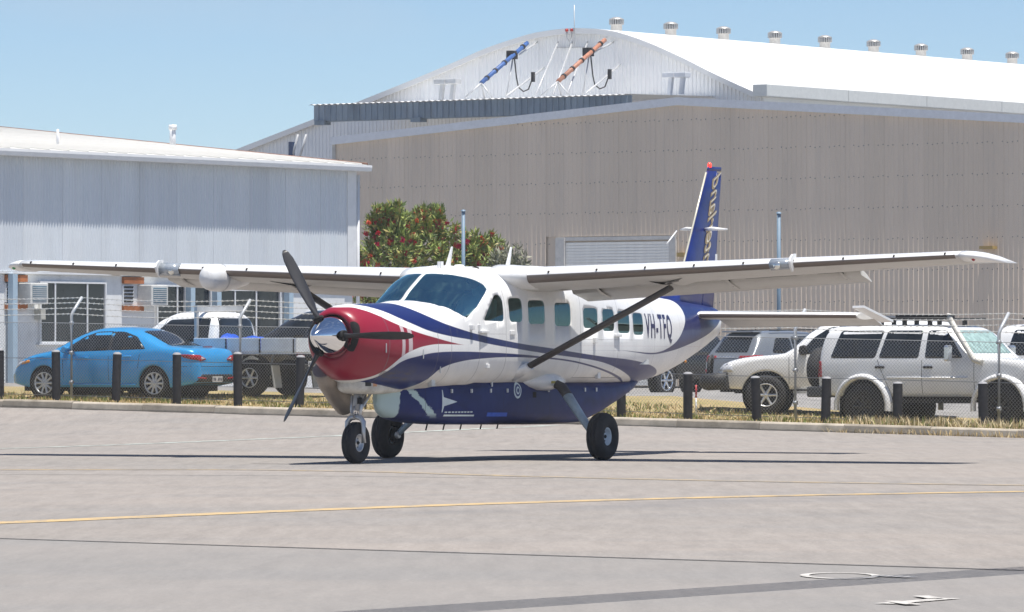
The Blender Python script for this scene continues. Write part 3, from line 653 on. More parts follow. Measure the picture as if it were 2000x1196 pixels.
M_LEAF = [mat('leaf green %d' % i, c, .55, var=.25, scale=9) for i, c in enumerate(((.24, .31, .07), (.34, .38, .10), (.12, .18, .05), (.46, .38, .13)))]
M_FLW = [mat('red flower', (.72, .04, .06), .7, var=.2), mat('crimson flower', (.55, .02, .09), .7, var=.2), mat('orange red flower', (.70, .14, .07), .7, var=.2)]
M_BARK = mat('grey brown bark', (.16, .12, .09), .95, var=.3, bump=.5)
def shrub(label, loc, rx, ry, h, seed, nleaf, nflow, mats, group='flowering shrubs by the shed'):
    rnd = random.Random(seed); t = thing('shrub', label, 'shrub', loc, 0, group)
    tips = []; mb = MB()
    for i in range(11):
        a = rnd.uniform(0, 6.28); r = rnd.uniform(.3, .95); hh = h * rnd.uniform(.6, .92)
        e = Vector((math.cos(a) * rx * r, math.sin(a) * ry * r, hh)); m_ = Vector((e.x * .35, e.y * .35, hh * .45))
        mb.tube([(0, 0, 0), m_, e], [.06, .035, .012], 6)
        tips.append(e)
    mb.build('trunk', M_BARK, t)
    cl = []
    for i in range(120):
        a = rnd.uniform(0, 6.28); z = rnd.uniform(.12, 1.0)
        prof = (1 - max(0, (z - .45) / .55) ** 2) ** .5 * (.75 + .25 * min(1, z / .4)); r = rnd.uniform(.25, 1.0) ** .5 * prof
        c = Vector((math.cos(a) * rx * r, math.sin(a) * ry * r, h * z * rnd.uniform(.86, 1.06))); cl.append((c, rnd.uniform(.16, .46)))
    for i in range(18):
        a = rnd.uniform(0, 6.28); r = rnd.uniform(0, .85); p = Vector((math.cos(a) * rx * r, math.sin(a) * ry * r, h * (.95 - .38 * r * r))); d = Vector((math.cos(a) * .35, math.sin(a) * .35, 1)) * rnd.uniform(.10, .17)
        for q in range(5): cl.append((p + d * q, .17 - .025 * q))
    V = []; Fs = []; mi = []; fl = MB()
    for i in range(nleaf):
        c, s = cl[rnd.randrange(len(cl))]
        d = Vector((rnd.gauss(0, 1), rnd.gauss(0, 1), rnd.gauss(0, 1))).normalized(); p = c + d * s * rnd.random() ** .4
        l = rnd.uniform(.09, .26); w = l * rnd.uniform(.09, .17); dr = (d + Vector((0, 0, rnd.uniform(.2, 1.2))) + Vector((rnd.gauss(0, .4), rnd.gauss(0, .4), rnd.gauss(0, .3)))).normalized()
        sd = dr.cross(Vector((rnd.gauss(0, 1), rnd.gauss(0, 1), rnd.gauss(0, 1)))).normalized() * w; o = len(V)
        V += [p, p + dr * l * .45 + sd, p + dr * l, p + dr * l * .45 - sd]; Fs.append((o, o + 1, o + 2, o + 3)); mi.append(rnd.choices(range(len(mats)), (5, 4, 3, 1.6)[:len(mats)])[0])
    me = bpy.data.meshes.new('crown'); me.from_pydata(V, [], Fs)
    for m_ in mats: me.materials.append(m_)
    me.polygons.foreach_set('material_index', mi); o = link('crown', me, t); o['kind'] = 'stuff'
    V = []; Fs = []; mi = []
    for i in range(nflow):
        c, s = cl[rnd.randrange(len(cl))]; d = Vector((rnd.gauss(0, 1), rnd.gauss(0, 1) - .5, rnd.gauss(.4, 1))).normalized(); p0 = c + d * s * rnd.uniform(1.0, 1.3)
        ax = (d + Vector((0, 0, .6))).normalized(); mm = rnd.randrange(3)
        for q in range(44):
            dd = Vector((rnd.gauss(0, 1), rnd.gauss(0, 1), rnd.gauss(0, 1))); dd = (dd - ax * dd.dot(ax)).normalized(); p = p0 + ax * rnd.uniform(-.07, .07); w = ax * .011; o = len(V)
            V += [p - w, p + dd * .07 - w, p + dd * .07 + w, p + w]; Fs.append((o, o + 1, o + 2, o + 3)); mi.append(mm)
    if V:
        me = bpy.data.meshes.new('flowers'); me.from_pydata(V, [], Fs)
        for m_ in M_FLW: me.materials.append(m_)
        me.polygons.foreach_set('material_index', mi); o = link('flowers', me, t); o['kind'] = 'stuff'
    return t
shrub('largest red flowering shrub with dense green leaves beside the white building corner', (-3.45, 158.5, .6), 1.15, 1.1, 4.75, 1, 13000, 190, M_LEAF)
shrub('tall red flowering shrub left of the slim pole, middle of the row', (-2.3, 159.5, .6), 1.1, 1.1, 4.75, 2, 9000, 150, M_LEAF)
shrub('low red flowering shrub right behind the slim pole', (-1.0, 160.0, .6), 1.0, .9, 4.0, 3, 7500, 130, M_LEAF)
shrub('sparse small shrub with thin upright shoots at the right end of the row', (-.45, 159.2, .6), .5, .5, 3.7, 4, 700, 6, M_LEAF)
shrub('pale grey green spiky shrub at the right end of the flowering row', (-.15, 158.0, .6), .6, .5, 3.5, 6, 3200, 0, [mat('grey leaf %d' % i, c, .7) for i, c in enumerate(((.22, .23, .15), (.33, .33, .24), (.15, .16, .10)))])

# ---------------------------------------------------------------- the aircraft (local x forward, y to port, z up; x = 0 at the main wheels)
OX = 5.24
AYAW = 4.225
base = Vector((-2.715 + (-OX) * math.cos(AYAW), 75.69 + (-OX) * math.sin(AYAW), 0))
AC = thing('aircraft', 'white, blue and red single propeller high wing plane with a blue belly pod taxiing', 'aircraft', base, AYAW)
# station: x from the spinner tip, half width, top, bottom, height of greatest width, roundness above, below
ST = [(-0.60,.29,2.035,1.445,1.735,2,2),(-0.61,.345,2.07,1.36,1.72,2,2),(-0.635,.39,2.095,1.31,1.71,2,2),(-0.70,.44,2.13,1.24,1.70,2,2),(-0.85,.485,2.165,1.15,1.68,2,2.05),(-1.05,.53,2.18,1.09,1.66,2.05,2.1),(-1.5,.60,2.19,1.01,1.62,2.2,2.2),
(-2.0,.67,2.205,.985,1.60,2.4,2.3),(-2.4,.72,2.225,.985,1.60,2.5,2.4),(-2.54,.735,2.25,.985,1.60,2.45,2.5),(-2.7,.75,2.36,1.0,1.60,2.4,2.6),(-2.9,.77,2.48,1.0,1.60,2.45,2.7),(-3.17,.795,2.62,1.0,1.62,2.55,2.8),
(-3.4,.815,2.675,1.0,1.63,2.7,2.9),(-3.65,.83,2.71,1.03,1.64,2.9,3),(-4.0,.845,2.735,1.03,1.65,3.3,3.2),(-4.5,.855,2.74,1.03,1.65,4.0,3.3),(-5.2,.86,2.72,1.03,1.65,4.4,3.3),(-6.3,.86,2.69,1.03,1.65,4.4,3.2),
(-7.2,.84,2.62,1.03,1.66,3.9,3.0),(-8.0,.795,2.55,1.03,1.68,3.4,2.8),(-8.6,.745,2.49,1.04,1.70,3.1,2.6),(-9.3,.66,2.43,1.07,1.73,2.8,2.4),(-10.0,.56,2.38,1.14,1.77,2.5,2.2),(-10.8,.43,2.33,1.29,1.82,2.3,2.1),
(-11.5,.32,2.29,1.47,1.88,2.1,2),(-12.1,.20,2.25,1.65,1.94,2,2),(-12.5,.10,2.20,1.80,1.99,2,2),(-12.62,.03,2.12,1.92,2.02,2,2)]
FNS = [pchip([s[0] for s in ST], [s[k] for s in ST]) for k in range(1, 7)]
def sec(x): return [f(x) for f in FNS]
def fsurf(x, th):
    w, zt, zb, zm, nt, nb = sec(x); c, s = math.cos(th), math.sin(th)
    n, hh = (nt, zt - zm) if s >= 0 else (nb, zm - zb)
    return Vector((x + OX, w * math.copysign(abs(c) ** (2 / n), c), zm + hh * math.copysign(abs(s) ** (2 / n), s)))
def fth(x, z):
    w, zt, zb, zm, nt, nb = sec(x); n, hh, sg = (nt, zt - zm, 1) if z >= zm else (nb, zm - zb, -1)
    q = min(.9999, abs(z - zm) / hh); return sg * math.asin(q ** (n / 2))
def fy(x, z):
    w, zt, zb, zm, nt, nb = sec(x); n, hh = (nt, zt - zm) if z >= zm else (nb, zm - zb)
    q = min(.9999, abs(z - zm) / hh); return w * (1 - q ** n) ** (1 / n)

# --- paint scheme: bands bounded by curves z(x), painted on the skin
def livery():
    m, nt, b = base_mat('aircraft paint scheme')
    tc = nd(nt, 'ShaderNodeTexCoord'); sp = nd(nt, 'ShaderNodeSeparateXYZ'); nt.links.new(tc.outputs['Object'], sp.inputs[0])
    X, Zc = mth(nt, 'SUBTRACT', sp.outputs[0], OX), sp.outputs[2]
    T = mth(nt, 'DIVIDE', mth(nt, 'ADD', X, 13.0), 13.0)
    def curve(pts):
        n = nd(nt, 'ShaderNodeFloatCurve'); nt.links.new(T, n.inputs['Value']); c = n.mapping.curves[0]
        f = pchip([p[0] for p in pts], [p[1] for p in pts]); x0, x1 = min(p[0] for p in pts), max(p[0] for p in pts)
        xs = sorted(set([p[0] for p in pts])); P = [((x + 13) / 13, (f(x) - .8) / 2) for x in xs]
        if P[0][0] > .001: P = [(0, P[0][1])] + P
        if P[-1][0] < .999: P = P + [(1, P[-1][1])]
        while len(c.points) < len(P): c.points.new(.5, .5)
        for q, (a, e) in zip(c.points, P): q.location = (a, e)
        for q in c.points: q.handle_type = 'AUTO_CLAMPED'
        n.mapping.use_clip = False; n.mapping.update()
        return mth(nt, 'ADD', mth(nt, 'MULTIPLY', n.outputs[0], 2.0), .8)
    def above(c): return ramp(nt, mth(nt, 'SUBTRACT', Zc, c), -.004, .004)
    def aft(x): return ramp(nt, X, x + .004, x - .004)
    def AND(*a):
        r = a[0]
        for q in a[1:]: r = mth(nt, 'MULTIPLY', r, q)
        return r
    def NOT(a): return mth(nt, 'SUBTRACT', 1.0, a)
    red_top = curve([(-.5, 2.10), (-.66, 2.13), (-.8, 2.135), (-.93, 2.105), (-1.09, 2.047), (-1.313, 1.951), (-1.591, 1.861), (-1.9, 1.785), (-2.24, 1.723), (-2.6, 1.665), (-3.0, 1.622), (-12, 1.62)])
    red_bot = curve([(-.5, 1.12), (-.8, 1.13), (-1.0, 1.165), (-1.18, 1.24), (-1.37, 1.385), (-1.54, 1.49), (-1.75, 1.56), (-2.0, 1.61), (-2.35, 1.636), (-3.0, 1.626), (-12, 1.62)])
    b_lo = curve([(-.5, 2.4), (-.95, 2.36), (-1.03, 2.18), (-1.19, 2.14), (-1.375, 2.077), (-1.58, 1.987), (-1.84, 1.897), (-2.14, 1.814), (-2.6, 1.745), (-3.1, 1.697), (-3.63, 1.634), (-4.2, 1.585), (-5.12, 1.514), (-6.24, 1.445), (-6.93, 1.395), (-7.54, 1.315), (-8.06, 1.23), (-8.8, 1.10), (-9.2, 1.0), (-12, .9)])
    b_up = curve([(-.5, 2.7), (-1.86, 2.6), (-1.93, 2.2), (-1.96, 2.167), (-2.13, 2.068), (-2.45, 1.943), (-2.66, 1.887), (-2.89, 1.839), (-3.36, 1.762), (-3.9, 1.70), (-4.5, 1.644), (-5.43, 1.58), (-6.07, 1.53), (-7.08, 1.464), (-8.04, 1.42), (-8.7, 1.37), (-9.3, 1.30), (-9.72, 1.2), (-10.1, 1.0), (-12, .9)])
    c_up = curve([(-.5, 1.0), (-.9, 1.06), (-1.02, 1.12), (-1.16, 1.176), (-1.33, 1.287), (-1.56, 1.413), (-1.89, 1.476), (-2.23, 1.519), (-2.85, 1.533), (-3.63, 1.52), (-4.35, 1.499), (-5.13, 1.463), (-5.93, 1.419), (-6.6, 1.353), (-7.43, 1.25), (-8.0, 1.17), (-8.55, 1.09), (-12, .9)])
    c_lo = curve([(-.5, 1.0), (-1.26, 1.06), (-1.64, 1.03), (-2.0, 1.005), (-2.12, 1.045), (-2.28, 1.144), (-2.44, 1.30), (-2.88, 1.397), (-3.5, 1.441), (-4.2, 1.456), (-5.13, 1.437), (-5.93, 1.396), (-6.6, 1.330), (-7.43, 1.225), (-8.0, 1.145), (-8.55, 1.082), (-12, .9)])
    t_up = curve([(-.5, 1.55), (-7.7, 1.555), (-8.2, 1.539), (-8.87, 1.522), (-9.25, 1.537), (-9.56, 1.579), (-9.9, 1.655), (-10.15, 1.749), (-10.35, 1.87), (-10.5, 1.99), (-10.58, 2.12), (-10.62, 2.5), (-12.9, 2.7)])
    t_lo = curve([(-.5, 1.56), (-7.7, 1.553), (-8.2, 1.528), (-8.87, 1.50), (-9.58, 1.533), (-10.57, 1.635), (-11.585, 1.794), (-12.1, 1.914), (-12.7, 2.06)])
    blue = (.010, .020, .11); red = (.27, .014, .035); white = (.80, .80, .79); cream = (.70, .68, .62)
    # chalking, grime streaks and the odd repaired panel
    g1 = noise(nt, 3.0, 6, .65, tc.outputs['Object'], (1, 1, .25)); g2 = noise(nt, 22, 3, .7, tc.outputs['Object'], (1, 1, .2))
    wht = mixc(nt, ramp(nt, g1, .45, .8), white, (.68, .69, .70))
    low = mth(nt, 'MULTIPLY', ramp(nt, Zc, 1.42, 1.08), ramp(nt, noise(nt, 1.6, 5, .6, tc.outputs['Object']), .3, .65))
    wht = mixc(nt, mth(nt, 'MULTIPLY', low, .55), wht, (.50, .44, .34))
    blu = mixc(nt, ramp(nt, g1, .35, .75), blue, (.015, .028, .135))
    chip = AND(ramp(nt, g2, .66, .72), aft(-9.6))
    blu = mixc(nt, mth(nt, 'MULTIPLY', chip, .45), blu, (.30, .31, .33))
    c = wht
    c = mixc(nt, AND(NOT(above(red_top)), above(red_bot)), c, red)
    bar = AND(ramp(nt, X, -1.475, -1.483), ramp(nt, X, -1.715, -1.707))
    gapc = AND(ramp(nt, X, -1.543, -1.551), ramp(nt, X, -1.628, -1.62))
    c = mixc(nt, AND(bar, NOT(gapc), NOT(above(red_top)), above(red_bot)), c, (.55, .45, .46))
    c = mixc(nt, AND(above(b_lo), NOT(above(b_up))), c, blu)
    c = mixc(nt, AND(above(c_lo), NOT(above(c_up))), c, blu)
    c = mixc(nt, AND(above(t_lo), NOT(above(t_up))), c, blu)
    # panel joints: thin darker lines
    def vline(x, z0, z1, w=.006):
        return AND(ramp(nt, mth(nt, 'ABSOLUTE', mth(nt, 'SUBTRACT', X, x)), w, w * .4), ramp(nt, Zc, z0 - .004, z0 + .004), ramp(nt, Zc, z1 + .004, z1 - .004))
    def hline(z, x0, x1, w=.005):
        return AND(ramp(nt, mth(nt, 'ABSOLUTE', mth(nt, 'SUBTRACT', Zc, z)), w, w * .4), ramp(nt, X, x0 + .004, x0 - .004), ramp(nt, X, x1 - .004, x1 + .004))
    L = None
    for l in (vline(-1.2, 1.1, 2.3, .009), vline(-2.3, 1.0, 1.8), vline(-2.62, 1.0, 1.9), vline(-3.32, 1.1, 1.95), vline(-4.03, 1.1, 2.4), vline(-6.28, 1.15, 2.5), vline(-7.55, 1.15, 2.4), vline(-9.0, 1.2, 2.3, .004), vline(-10.2, 1.2, 2.3, .004), hline(1.71, -6.28, -8.5, .004), hline(1.16, -6.3, -8.0, .008), hline(1.78, -3.32, -4.03, .003)):
        L = l if L is None else mth(nt, 'MAXIMUM', L, l)
    c = mixc(nt, mth(nt, 'MULTIPLY', L, .75), c, (.13, .13, .14))
    so_ = AND(ramp(nt, X, -1.12, -1.25), ramp(nt, X, -1.95, -1.7), ramp(nt, Zc, 1.08, 1.14), ramp(nt, Zc, 1.38, 1.26), ramp(nt, noise(nt, 9, 5, .7, tc.outputs['Object'], (.35, 1, 2.2)), .44, .60))
    c = mixc(nt, mth(nt, 'MULTIPLY', so_, .75), c, (.05, .045, .04))
    rv = mth(nt, 'MULTIPLY', ramp(nt, noise(nt, 14, 4, .7, tc.outputs['Object'], (1.6, 1, .12)), .58, .75), ramp(nt, X, -2.4, -3.2))
    c = mixc(nt, mth(nt, 'MULTIPLY', rv, .22), c, (.40, .37, .32))
    nt.links.new(c, b.inputs['Base Color']); b.inputs['Roughness'].default_value = .34; b.inputs['Coat Weight'].default_value = .12; b.inputs['Coat Roughness'].default_value = .08; b.inputs['Specular IOR Level'].default_value = .35
    return m
M_LIV = livery()
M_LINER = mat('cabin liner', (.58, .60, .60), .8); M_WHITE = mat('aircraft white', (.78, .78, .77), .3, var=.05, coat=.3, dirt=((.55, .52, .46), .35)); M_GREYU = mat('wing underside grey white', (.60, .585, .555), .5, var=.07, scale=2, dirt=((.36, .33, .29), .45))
M_BLUE = mat('aircraft blue', (.012, .026, .16), .35, var=.25, scale=3, coat=.1, dirt=((.05, .06, .12), .6)); M_METAL = mat('brown grey leading edge boot', (.20, .165, .14), .38, .35, var=.06, scale=3, stretch=(1, .2, 1)); M_CHROME = mat('polished spinner', (.86, .86, .87), .05, 1.0, var=.02)
M_TYRE = mat('tyre rubber', (.022, .022, .024), .82, var=.25, scale=12); M_BLADE = mat('black propeller blade', (.028, .028, .032), .4); M_DARK = mat('dark cavity', (.012, .012, .013), .9); M_ALU = mat('dull aluminium', (.55, .56, .57), .4, .6); M_BOOT = mat('dark rubber boot', (.07, .062, .058), .55, var=.15)
M_GLASS = glass_mat('tinted aircraft glass', (.60, .92, .90), (.60, 1.0, 1.0), add=.40); M_GLASS2 = glass_mat('tinted cabin glass', (.34, .54, .54), (.6, .9, .92), add=.08)
# --- skin with real window openings
WIN = []
def side_win(xs0, xs1, z0, z1, r=.075, slant=.0): return rpoly([(xs0 + slant, z0), (xs1 + slant, z0), (xs1, z1), (xs0, z1)], r)
wl = [rpoly([(-3.43, 1.965), (-3.96, 1.955), (-3.98, 2.25), (-3.92, 2.33), (-3.82, 2.33)], .06)]
for a, b_, z0, z1 in ((-4.13, -4.50, 1.95, 2.288), (-4.68, -5.17, 1.925, 2.262), (-5.48, -5.97, 1.90, 2.235), (-6.37, -6.84, 1.875, 2.165), (-7.01, -7.41, 1.835, 2.155), (-7.55, -7.98, 1.808, 2.13), (-8.12, -8.51, 1.785, 2.105)):
    wl.append(rpoly([(a, z0), (b_, z0), (b_, z1), (a, z1)], .085))
for p in wl:
    q = [(x, fth(x, z)) for x, z in p]
    WIN.append(('window', q)); WIN.append(('window', [(x, math.pi - t) for x, t in q]))
ws = [(-2.505, 2.243, .03), (-2.85, 2.452, .03), (-3.178, 2.615, .03), (-3.217, 2.603, .235), (-3.373, 2.572, .435), (-3.56, 2.523, .565), (-3.68, 2.455, .655), (-3.70, 2.395, .685), (-3.61, 2.336, .705), (-3.325, 2.155, .745), (-3.05, 2.0, .745), (-2.96, 2.02, .70), (-2.82, 2.09, .66), (-2.64, 2.16, .52), (-2.54, 2.215, .285)]
def ws_th(x, z, y):
    # nearest angle on the section to (y, z)
    w, zt, zb, zm, nt_, nb_ = sec(x); best = min(((fsurf(x, t).y - y) ** 2 + (fsurf(x, t).z - z) ** 2, t) for t in [math.pi / 2 * i / 300 for i in range(301)]); return best[1]
wsq = [(x, ws_th(x, z, y)) for x, z, y in ws]
WIN.append(('windshield', wsq)); WIN.append(('windshield', [(x, math.pi - t) for x, t in wsq]))
SX = 1.0
xs = sorted(set([-.6, -.605, -.61, -.62, -.635, -.65, -.68, -.72, -.77, -.82, -.88, -.94, -1.0] + [-1.0 - .06 * i for i in range(1, 194)] + [-12.62]))
xs = [x for x in xs if x >= -12.62]
ths = [-math.pi / 2 + 2 * math.pi * j / 88 for j in range(89)]
pts = []; edges = []; polys = []
for nme, q in WIN:
    dense = []
    for i in range(len(q)):
        a, b_ = Vector(q[i]), Vector(q[(i + 1) % len(q)]); n = max(1, int((b_ - a).length / .05))
        dense += [a.lerp(b_, j / n) for j in range(n)]
    o = len(pts); pts += dense; edges += [(o + i, o + (i + 1) % len(dense)) for i in range(len(dense))]
    polys.append((nme, [tuple(p) for p in dense], min(p.x for p in dense), max(p.x for p in dense), min(p.y for p in dense), max(p.y for p in dense)))
bnd = [Vector(p) for _, q, *_ in polys for p in q]
barr = np.array([[p.x, p.y] for p in bnd])
for x in xs:
    for th in ths:
        if -8.7 < x < -2.3 and np.min((barr[:, 0] - x) ** 2 + (barr[:, 1] - th) ** 2) < .018 ** 2: continue
        pts.append(Vector((x, th)))
v2, _, tris, *_ = delaunay_2d_cdt(pts, edges, [], 0, 1e-5)
P3 = [fsurf(p.x, p.y) for p in v2]
owner = []
for t in tris:
    cx = sum(v2[i].x for i in t) / 3; cy = sum(v2[i].y for i in t) / 3; ow = -1
    for wi, (nme, q, xa, xb, ya, yb) in enumerate(polys):
        if xa < cx < xb and ya < cy < yb and inside((cx, cy), q): ow = wi; break
    owner.append(ow)
def sub(idx):
    used = {}; V = []; Fq = []
    for t, ow in zip(tris, owner):
        if ow != idx: continue
        f = []
        for i in t:
            if i not in used: used[i] = len(V); V.append(P3[i])
            f.append(used[i])
        Fq.append(f)
    return V, Fq
def skin(name, idx, mats, thick, parent=AC):
    V, Fq = sub(idx); me = bpy.data.meshes.new(name); me.from_pydata(V, [], Fq)
    bm = bmesh.new(); bm.from_mesh(me); bmesh.ops.remove_doubles(bm, verts=bm.verts, dist=1e-4); bmesh.ops.recalc_face_normals(bm, faces=bm.faces)
    f = max(bm.faces, key=lambda f: abs(f.calc_center_median().y))
    if f.normal.y * f.calc_center_median().y < 0: bmesh.ops.reverse_faces(bm, faces=bm.faces)
    bm.to_mesh(me); bm.free()
    for m_ in mats: me.materials.append(m_)
    me.polygons.foreach_set('use_smooth', [True] * len(me.polygons))
    o = link(name, me, parent)
    if thick:
        so = o.modifiers.new('thick', 'SOLIDIFY'); so.thickness = thick; so.offset = -1; so.material_offset = 1 if len(mats) > 1 else 0; so.material_offset_rim = 0
    return o
fus = skin('fuselage', -1, [M_LIV, M_LINER], .02)
for wi, (nme, *_r) in enumerate(polys): skin(nme, wi, [M_GLASS if nme == 'windshield' else M_GLASS2], 0)
FB = bvh_of(fus)
def A(x, y, z): return Vector((x + OX, y, z))
# nose ring, front of the cowl and intake
mb = MB(); mb.lathe([(.26, .0), (.27, .012), (.275, .02), (.272, .03)], 40, Matrix.Translation(A(-.63, 0, 1.715)) @ Matrix.Rotation(math.pi / 2, 4, 'Y'))
M_RED = mat('aircraft red', (.27, .014, .035), .25, var=.1, coat=.5)
mb.lathe([(.30, 0), (.27, .003), (.2, .004), (.0, .004)], 40, Matrix.Translation(A(-.615, 0, 1.715)) @ Matrix.Rotation(math.pi / 2, 4, 'Y')); cfo = mb.build('cowl_front', M_RED, AC)
ip = [(.30, 1.933), (.355, 1.94), (.40, 1.905), (.425, 1.85), (.435, 1.76), (.41, 1.635), (.355, 1.531), (.305, 1.531), (.24, 1.566), (.295, 1.635), (.345, 1.718), (.35, 1.80), (.32, 1.857)]
bmj = bmesh.new(); bmj.from_mesh(fus.data); bmj.from_mesh(cfo.data); NB = BVHTree.FromBMesh(bmj); bmj.free()
for sg in (1, -1):
    pl = [(sg * (y - .035), z) for y, z in rpoly(ip, .05)]
    o = patch('air_intake', AC, NB, pl, '+x', M_DARK, .006, .02, False)  # flush dark patch, the shade inside the opening is painted in
    rim = [Vector(p) for p in []]
# exhaust on the starboard side, chin fairing round the nose leg
MB().tube([A(-.95, -.34, 1.30), A(-1.15, -.36, 1.12), A(-1.42, -.38, .93), A(-1.66, -.40, .80)], [.16, .165, .165, .16], 20).build('exhaust', mat('burnt exhaust steel', (.33, .28, .23), .5, .35), AC)
rings = []
for x, w, zt, zb in ((-.98, .06, 1.2, 1.05), (-1.04, .18, 1.2, .985), (-1.2, .25, 1.2, .955), (-1.45, .28, 1.2, .945), (-1.7, .28, 1.2, .945), (-2.1, .24, 1.1, .965), (-2.6, .10, 1.1, .98)):
    rings.append([A(x, w * math.copysign(abs(math.cos(t)) ** .55, math.cos(t)), (zt + zb) / 2 + (zt - zb) / 2 * math.copysign(abs(math.sin(t)) ** .55, math.sin(t))) for t in [2 * math.pi * j / 24 for j in range(24)]])
ch = MB().loft(rings).build('chin_fairing', mat('grimy cream paint', (.62, .60, .54), .5, var=.12, dirt=((.2, .17, .13), .6)), AC)
CB = bvh_of(ch)
patch('placard', ch, CB, [(-1.12 + OX, 1.06), (-1.22 + OX, 1.06), (-1.22 + OX, 1.12), (-1.12 + OX, 1.12)], '+y', mat('black placard', (.03, .03, .03), .6), .003, .04, False)
patch('placard', ch, CB, [(-1.26 + OX, 1.055), (-1.35 + OX, 1.055), (-1.35 + OX, 1.11), (-1.26 + OX, 1.11)], '+y', mat('orange placard', (.65, .32, .16), .6), .003, .04, False)
# spinner and three blade propeller
sp_prof = [(0, .0)] + [(.272 * (1 - (1 - t) ** 1.75) ** .92, t * .60) for t in [i / 18 for i in range(1, 19)]] + [(.272, .61), (.262, .625), (.0, .625)]
SPM = Matrix.Translation(A(-.035, 0, 1.745)) @ Matrix.Rotation(-math.pi / 2, 4, 'Y')
spn = MB().lathe(sp_prof, 56, SPM).build('spinner', M_CHROME, AC)
prop = MB().lathe([(.0, .5), (.12, .5), (.12, .66), (.0, .66)], 20, SPM).build('propeller', M_BLADE, AC)
for a0 in (0, 120, 240):
    a = R(a0); rad = Vector((0, math.cos(a), math.sin(a))); tan = Vector((0, -math.sin(a), math.cos(a))); ax = Vector((1, 0, 0)); rings = []
    for r, ch_, th_, tw in ((.18, .09, .085, 70), (.27, .09, .085, 66), (.36, .13, .06, 58), (.5, .20, .038, 48), (.75, .235, .028, 38), (1.0, .225, .02, 30), (1.2, .19, .014, 25), (1.3, .13, .009, 23), (1.345, .05, .005, 22)):
        tw = R(min(84, tw + 18)); ch_ *= .74; cdir = tan * math.cos(tw) + ax * math.sin(tw); ndir = -tan * math.sin(tw) + ax * math.cos(tw); c0 = A(-.44, 0, 1.745) + rad * r
        rings.append([c0 + cdir * (math.cos(q) * ch_ / 2) + ndir * (math.sin(q) * th_ / 2) for q in [2 * math.pi * j / 14 for j in range(14)]])
    bl = MB().loft(rings).build('blade', M_BLADE, prop)
    c0 = A(-.44, 0, 1.745) + rad * .272
    MB().tube([c0 - rad * .03, c0 + rad * .012], .075, 16).build('blade_root', M_DARK, prop)

# --- wings
def naca(t, n=22):
    xs_ = [.5 * (1 - math.cos(math.pi * i / n)) for i in range(n + 1)]
    yt = lambda x: 5 * t * (.2969 * x ** .5 - .126 * x - .3516 * x * x + .2843 * x ** 3 - .1036 * x ** 4)
    yc = lambda x: .018 * (1 - (2 * x - .5) ** 2 / 2.25) if x < .9 else .018 * (1 - (2 * x - .5) ** 2 / 2.25)
    return xs_, yt, yc
def wing_chord(y):
    t = (abs(y) - .7) / 7.2; return 1.98 - .76 * t, -4.31 - .16 * t, 2.515 + .040 * abs(y), .175 - .055 * t   # chord, leading edge x, z, thickness ratio
INC = R(2.6)
def wpt(y, c, up, dz=0.0):
    ch_, xl, z, t = wing_chord(y); _, yt, yc = naca(t)
    zz = (yc(c) + (yt(c) if up else -yt(c))) * ch_; xx = -c * ch_
    return A(xl + xx * math.cos(INC) - zz * math.sin(INC) * 0, y, z + zz + xx * math.sin(INC) + dz)
def ring_w(y, c0, c1, n=14):
    cs = [c0 + (c1 - c0) * .5 * (1 - math.cos(math.pi * i / n)) for i in range(n + 1)] if c0 == 0 else [c0 + (c1 - c0) * i / n for i in range(n + 1)]
    return [wpt(y, c, True) for c in cs][::-1] + [wpt(y, c, False) for c in cs][(1 if c0 == 0 else 0):]
